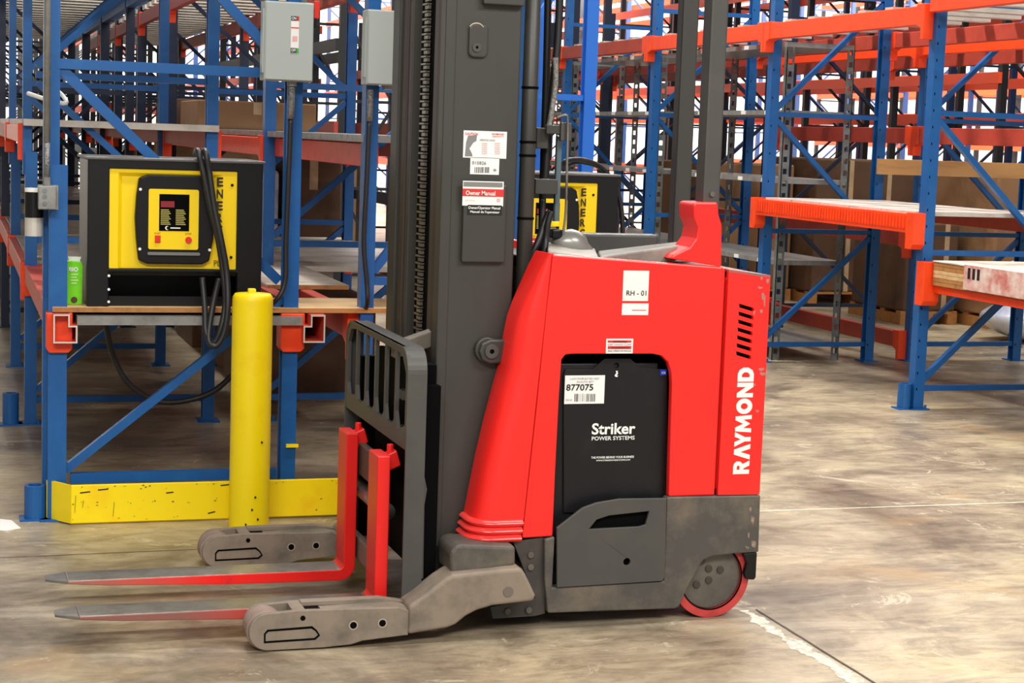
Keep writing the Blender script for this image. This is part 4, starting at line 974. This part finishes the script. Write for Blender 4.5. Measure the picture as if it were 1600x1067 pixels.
obj('lift_chain', ch, mat('chain_steel', (130, 124, 112), .35, .6), ms)
obj('chain_channel', B(MX0+.026, MX0+.04, 5.75, 5.93, .3, MTOP), MATTE, ms)
lp = obj('mast_latch', prism(bmesh.new(), rrect(P(731, 80, 5.5)[0], P(761, 80, 5.5)[0], P(745, 90, 5.5)[1], P(745, 38, 5.5)[1], .018, 6), 5.488, 5.5), MASTM, ms, bevel=.005)
v = at(745, 74, Y=5.488); obj('latch_bolt', prism(bmesh.new(), circ(v.x, v.z, .015, 18), 5.484, 5.488, holes=[circ(v.x, v.z, .005, 10)]), GREY, lp)
obj('latch_bolt', prism(bmesh.new(), circ(v.x, v.z, .005, 10), 5.486, 5.488), MATTE, lp)
vv = at(745, 38, Y=5.486); obj('worn_edge', prism(bmesh.new(), arc(vv.x, vv.z-.022, .028, 35, 145, 8)+list(reversed(arc(vv.x, vv.z-.026, .028, 35, 145, 8))), 5.486, 5.4885), mat('worn_brass', (190, 178, 150), .4), lp)
obj('top_block', B(P(752, 8, 5.5)[0], P(816, 8, 5.5)[0], 5.47, 5.5, P(790, 9, 5.5)[1], MTOP), MASTM, ms, bevel=.004)
rl = obj('guide_bracket', prism(bmesh.new(), [P(795, 530, 5.47), P(795, 566, 5.47), P(765, 568, 5.47), P(752, 562, 5.47), P(748, 549, 5.47), P(752, 536, 5.47), P(765, 530, 5.47)], 5.46, 5.485), MASTM, ms, bevel=.006)
v0 = at(760, 546, Y=5.49); obj('bracket_roller', cyl(bmesh.new(), (v0.x, 5.475, v0.z), (v0.x, 5.5, v0.z), .042, 26), MASTM, rl, bevel=.004)
v = at(768, 549, Y=5.46); obj('bolt_washer', prism(bmesh.new(), circ(v.x, v.z, .0235, 22), 5.452, 5.46, holes=[circ(v.x, v.z, .008, 12)]), GREY, rl, bevel=.002)
obj('bolt_socket', prism(bmesh.new(), circ(v.x, v.z, .008, 12), 5.457, 5.461), MATTE, rl)
# manual pocket and stickers on the mast
pk = obj('manual_pocket', B(P(719, 400, 5.5)[0], P(786, 400, 5.5)[0], 5.478, 5.499, P(750, 409, 5.5)[1], P(750, 288, 5.5)[1]), MASTM, ms, bevel=.004)
YP = 5.478
l1 = sticker('owner_booklet', 722, 284, 787, 321, YP, WHITE, pk, .001)
sticker('booklet_photo', 724, 285.5, 785, 291, YP, INKG, l1, .0026); sticker('booklet_band', 722, 296, 787, 306, YP, INKR, l1, .0026)
face_text('booklet_title', 'Owner Manual', 727, 304.5, 46, 7, YP, WHITE, l1, .015, .0045)
sticker('booklet_corner', 776, 310, 781, 315, YP, mat('label_pink', (236, 180, 176), .5), l1, .0026); face_text('booklet_print', 'REACH TRUCK', 727, 314, 15, 2.4, YP, mat('label_pink', (236, 180, 176), .5), l1, 0, .0026)
l2 = sticker('pocket_label', 730, 321, 784, 335, YP, INK, pk, .0012)
face_text('pocket_lettering', 'Owner/Operator Manual', 731, 327.5, 50, 5.5, YP, WHITE, l2, .02, .0035); face_text('pocket_lettering', 'Manuel de l\'operateur', 734, 333.5, 46, 5, YP, WHITE, l2, .02, .0035)
l3 = sticker('data_plate', 723, 206, 792, 246, 5.5, WHITE, ms, .001)
a = at(0, 0, Y=5.5)
bm = bmesh.new(); prism(bm, [P(726, 244, 5.5), P(728, 222, 5.5), P(731, 212, 5.5), P(745, 211, 5.5), P(744, 220, 5.5), P(739, 223, 5.5), P(733, 232, 5.5), P(737, 240, 5.5), P(738, 244, 5.5)], 5.4965, 5.4975); obj('plate_picture', bm, INKG, l3)
face_text('plate_heading', 'CAUTION', 726, 210.5, 20, 3.8, 5.5, INKR, l3, .02, .0045); face_text('plate_heading', 'RAYMOND', 768, 210.5, 19, 2.6, 5.5, INKR, l3, .02, .0035); face_text('plate_heading', 'SAFETY', 769, 214, 18, 2.2, 5.5, INKR, l3, .01, .0035)
face_text('plate_heading', 'OPERATOR CHECKS', 749, 220, 24, 3, 5.5, INKG, l3, .01, .0035)
for k in range(6):
    for x in (752, 772): face_text('plate_print', 'CHECK' if (k+x) % 2 else 'LEVEL', x, 225+k*3.2, 9, 2, 5.5, INKG if k % 2 else INKR, l3, 0, .0035)
l4 = sticker('serial_label', 734, 247, 780, 272, 5.5, WHITE, ms, .001)
face_text('serial_lettering', '015826', 737, 256.5, 22, 5, 5.5, INKG, l4, .01, .0035); barcode(741, 765, 261, 270, 5.5, l4, .0028, 12)
face_text('serial_mark', '*', 770, 268, 5, 5, 5.5, INKG, l4, .01, .0035)
# cylinder and pipes behind the column
x_ = at(826, 200, Y=5.56).x
lc = obj('lift_cylinder', cyl(bmesh.new(), (x_, 5.56, .35), (x_, 5.56, MTOP), .026, 24), MASTM, ms, smooth=True)
for y in (137, 222, 243, 341): z_ = at(826, y, Y=5.56).z; obj('hose_clamp', cyl(bmesh.new(), (x_, 5.56, z_-.004), (x_, 5.56, z_+.004), .0285, 24), MATTE, lc)
hs = lambda pts, r, nm='hydraulic_hose', m=RUBBER: obj(nm, tube(bmesh.new(), smoothpath(pts, 6), r, 10), m, ms, smooth=True)
hs([A(858, -120, 5.75), A(855, 60, 5.75), A(851, 200, 5.75), A(848, 300, 5.75), A(846, 395, 5.75)], .013)
hs([A(878, -120, 5.7), A(873, 40, 5.7), A(866, 120, 5.7), A(858, 200, 5.7), A(850, 300, 5.7)], .014)
hs([A(868, 90, 5.66), A(868, 130, 5.66), A(862, 175, 5.66), A(856, 206, 5.66)], .010, 'braided_hose', BRAID)
hs([A(858, 330, 5.62), A(850, 350, 5.62), A(840, 380, 5.6), A(828, 402, 5.6)], .012)
hs([A(862, 330, 5.6), A(856, 350, 5.6), A(853, 375, 5.6), A(850, 398, 5.58)], .011)
for (x0, y0, x1, y1, Y, m_, nm) in ((836, 280, 872, 303, 5.60, MASTM, 'cover_box'), (854, 196, 892, 209, 5.62, MASTM, 'hose_bracket'), (838, 200, 858, 232, 5.66, MASTM, 'hose_bracket'), (876, 192, 894, 220, 5.61, GREY, 'hose_bracket'), (866, 212, 879, 352, 5.66, GLASSY, 'guard_plate'), (856, 346, 875, 354, 5.62, YEL, 'yellow_clip'), (846, 312, 852, 352, 5.68, MASTM, 'upright_strip')):
    p, q = at(x0, y1, Y=Y), at(x1, y0, Y=Y); obj(nm, B(p.x, q.x, Y, Y+.02, p.z, q.z), m_, ms, bevel=.003)
hs([A(870, 184, 5.6), A(884, 180, 5.6), A(887, 192, 5.6), A(886, 250, 5.6), A(884, 330, 5.6), A(880, 362, 5.6)], .0045, 'wire_guard', STEEL)
# --- carriage, load backrest and forks
cg = bpy.data.objects.new('fork_carriage', None); C.objects.link(cg); cg.parent = T; cg.location = Vector((1.4, 5.8, .1))-T.location
BX = 1.378; by0, by1, bz0, bz1 = 5.35, 6.27, .60, .925
by0 += .004; by1 -= .004
outl = [(by0, bz0+.0)]+[(by0, bz1-.07)]+[(by0+.07-.07*math.cos(math.radians(a)), bz1-.07+.07*math.sin(math.radians(a))) for a in range(15, 91, 15)]+[(by1-.07+.07*math.sin(math.radians(a)), bz1-.07+.07*math.cos(math.radians(a))) for a in range(0, 91, 15)]+[(by1, bz0)]
holes = []; ns = 6; sw = (by1-by0-.04)/ns
for k in range(ns):
    ya = by0+.028+k*sw; yb = ya+sw-.017; top = bz1-.02-(.05 if k in (0, ns-1) else 0)
    zb_ = .655
    if k == 0: hl = [(ya+.0, zb_+.02), (yb-.03, zb_-.005), (yb, zb_+.05), (yb, bz1-.022), (ya+.05, bz1-.03), (ya, bz1-.08)]
    elif k == ns-1: hl = [(ya, zb_+.01), (yb-.02, zb_), (yb, zb_+.04), (yb, bz1-.08), (yb-.04, bz1-.03), (ya, bz1-.022)]
    else: hl = [(ya, zb_+.02), (ya+.03, zb_), (yb-.02, zb_), (yb, zb_+.05), (yb, bz1-.022), (ya, bz1-.022)]
    holes.append(hl)
br = obj('load_backrest', prism(bmesh.new(), outl, BX, BX+.012, holes=holes, axis='x'), GREY, cg)
# rolled rim of the backrest: bent flat bar following the outline and running down both sides
def rim(parent):
    path = [(by0, .115), (by0, bz1-.08)]+[(by0+.08-.08*math.cos(math.radians(a)), bz1-.08+.08*math.sin(math.radians(a))) for a in range(10, 91, 10)]+[(by1-.08+.08*math.sin(math.radians(a)), bz1-.08+.08*math.cos(math.radians(a))) for a in range(0, 91, 10)]+[(by1, bz1-.08), (by1, .12)]
    bm = bmesh.new(); V = []
    for i, (y, z) in enumerate(path):
        a = Vector(path[max(i-1, 0)]); b = Vector(path[min(i+1, len(path)-1)]); d = (b-a).normalized(); n = Vector((d.y, -d.x))
        p = Vector((y, z)); q = p+n*.010
        V.append([bm.verts.new((x, w[0], w[1])) for x, w in ((BX-.002, p), (BX+.062, p), (BX+.062, q), (BX-.002, q))])
    for A_, B_ in zip(V, V[1:]):
        for k in range(4): bm.faces.new((A_[k], A_[(k+1) % 4], B_[(k+1) % 4], B_[k]))
    bm.faces.new(V[0]); bm.faces.new(list(reversed(V[-1])))
    return obj('backrest_rim', bm, GREY, parent)
by0 -= .004; by1 += .004
rim(br)
obj('side_hook', prism(bmesh.new(), [P(664, 745, 5.36), P(668, 765, 5.36), P(664, 790, 5.36), P(662, 905, 5.36), P(650, 905, 5.36), P(655, 745, 5.36)], 5.362, 5.39), GREY, br, bevel=.004)
obj('upper_bar', B(1.348, 1.375, 5.56, 6.22, .42, .53), mat('carriage_olive', (78, 70, 58), .55), cg, bevel=.006)
obj('lower_bar', B(1.348, 1.375, 5.56, 6.22, .12, .20), mat('carriage_grey', (118, 108, 96), .55), cg, bevel=.006)
obj('inner_frame', B(1.425, 1.50, 5.46, 5.98, .20, .86), MATTE, cg)
obj('side_roller_plate', B(1.41, 1.50, 5.40, 5.44, .14, .80), MATTE, cg)
obj('side_roller_plate', B(1.41, 1.50, 6.15, 6.19, .14, .80), MATTE, cg)
obj('tilt_cylinder', cyl(bmesh.new(), (1.37, 5.55, .36), (1.37, 6.0, .36), .028, 18), STEEL, cg, smooth=True)
obj('support_arm', prism(bmesh.new(), [(1.40, .86), (1.40, .91), (1.53, .955), (1.53, .90)], 5.62, 5.68), mat('carriage_grey', (118, 108, 96), .55), cg, bevel=.004)
for z in (.62, .74): obj('reach_link', B(1.40, 1.53, 5.50, 5.56, z, z+.03), GREY, cg)
def fork(y0, y1, xh, z_top, m, lb):
    f = bpy.data.objects.new('fork', None); C.objects.link(f); f.parent = T; f.location = Vector((xh, y0, .06))-T.location
    zt_, zb_ = .092, .052; tx = .042
    # shank, rounded heel and blade as one bent bar
    prof = [(xh, z_top), (xh+tx, z_top)]+[(xh+tx-.055+.055*math.cos(math.radians(a)), zb_+.055-.055*math.sin(math.radians(a))) for a in range(0, 91, 15)]+[(xh-.4, zb_+.004), (xh-.8, zb_+.018), (xh-.93, zb_+.028), (xh-.93, zt_), (xh-.018, zt_)]+[(xh-.010, zt_+.002), (xh-.003, zt_+.008), (xh, zt_+.016)]
    bm = prism(bmesh.new(), prof, y0, y1)
    # blade tip, narrowed
    o = obj('fork_bar', bm, [m, STEEL], f)
    for p in o.data.polygons:
        if p.normal.z > .95 and (o.matrix_world.translation.z*0+p.center.z) < .08: p.material_index = 1
    bv = o.modifiers.new('bevel', 'BEVEL'); bv.width = .004; bv.segments = 2; bv.limit_method = 'ANGLE'
    tp = bmesh.new(); x0 = xh-.93; x1 = xh-1.0
    V = [tp.verts.new(p) for p in ((x0, y0, zt_), (x0, y1, zt_), (x0, y1, zb_+.028), (x0, y0, zb_+.028), (x1, y0+.035, zt_-.001), (x1, y1-.035, zt_-.001), (x1, y1-.035, zt_-.008), (x1, y0+.035, zt_-.008))]
    for q in ((0, 1, 2, 3), (7, 6, 5, 4), (0, 4, 5, 1), (1, 5, 6, 2), (2, 6, 7, 3), (3, 7, 4, 0)): tp.faces.new([V[i] for i in q])
    obj('fork_tip', tp, STEEL, f, bevel=.002)
    obj('fork_hook', prism(bmesh.new(), [(xh+tx-.005, z_top-.005), (xh+tx+.03, z_top+.01), (xh+tx+.045, z_top-.04), (xh+tx, z_top-.06)], y0+.04, y1-.04), m, f, bevel=.004)
    obj('hook_pin', cyl(bmesh.new(), (xh+tx+.012, y0+.06, z_top-.01), (xh+tx+.012, y0+.06, z_top+.028), .011, 12), m, f, bevel=.002)
    return f
fork(5.86, 5.99, 1.296, .57, REDW, '')
fork(5.42, 5.55, 1.303, .572, REDW, '')
# blade paint worn off towards the tips (wear of the steel, not shade)
nt = REDW.node_tree; bb = nt.nodes['Principled BSDF']; src = bb.inputs['Base Color'].links[0].from_socket
tc = nt.nodes.new('ShaderNodeTexCoord'); sp_ = nt.nodes.new('ShaderNodeSeparateXYZ'); mr = nt.nodes.new('ShaderNodeMapRange'); mx = nt.nodes.new('ShaderNodeMixRGB')
nt.links.new(tc.outputs['Object'], sp_.inputs[0]); nt.links.new(sp_.outputs[0], mr.inputs[0]); mr.inputs[1].default_value = -.45; mr.inputs[2].default_value = -.95
nt.links.new(mr.outputs[0], mx.inputs[0]); nt.links.new(src, mx.inputs[1]); mx.inputs[2].default_value = lin((150, 112, 100)); nt.links.new(mx.outputs[0], bb.inputs['Base Color'])

REDN = REDW.copy(); REDN.name = 'fork_red_worn'
for n_ in REDN.node_tree.nodes:
    if n_.type == 'MAP_RANGE': n_.inputs[1].default_value = -.15; n_.inputs[2].default_value = -.62
    if n_.type == 'MIX_RGB': n_.inputs[2].default_value = lin((142, 92, 82))
for o in C.objects:
    if o.name.startswith('fork_bar') and abs(wloc(o).y-5.42) < .01: o.data.materials[0] = REDN
# extra paint scuffs along the floor guard
bm = bmesh.new()
for k in range(46):
    x = .46+random.random()**1.6*1.2; z = random.choice((.02, .15, .08))+random.uniform(-.012, .012); w = random.uniform(.002, .012); h = random.uniform(.0015, .006)
    z = min(max(z, .012), .152)
    prism(bm, [(x, z), (x+w, z+h*.3), (x+w*.7, z+h), (x+w*.1, z+h*.6)], 7.1038, 7.1052)
obj('scuff_mark', bm, mat('scuff_dark', (70, 60, 20), .6), gr)

# ------------------------------------------------------------------ keep the tree at thing > part > sub-part
def depth(o):
    d = 1
    while o.parent is not None: o = o.parent; d += 1
    return d
for _ in range(3):
    for o in list(C.objects):
        if depth(o) > 3:
            p = o.parent; o.location = o.location+p.location; o.parent = p.parent
GROUPS = (('bulk_bin', 'bulk cartons on pallets behind the right racks'), ('cardboard_box', 'cartons on the second rack row'), ('film_bag', 'film bags on the floor at the right'),
          ('plywood_board', 'plywood boards on the left racks'), ('battery_charger', 'battery chargers'), ('charging_cable', 'black cables'), ('braided_hose', 'braided hoses under the switch boxes'),
          ('switch_box', 'grey switch boxes'), ('post_guard', 'blue tube guards at post feet'), ('pallet_rack', 'pallet rack rows of the hall'))
for o in C.objects:
    if o.parent is None and 'label' in o:
        for k, g in GROUPS:
            if o.name.split('.')[0] == k: o['group'] = g
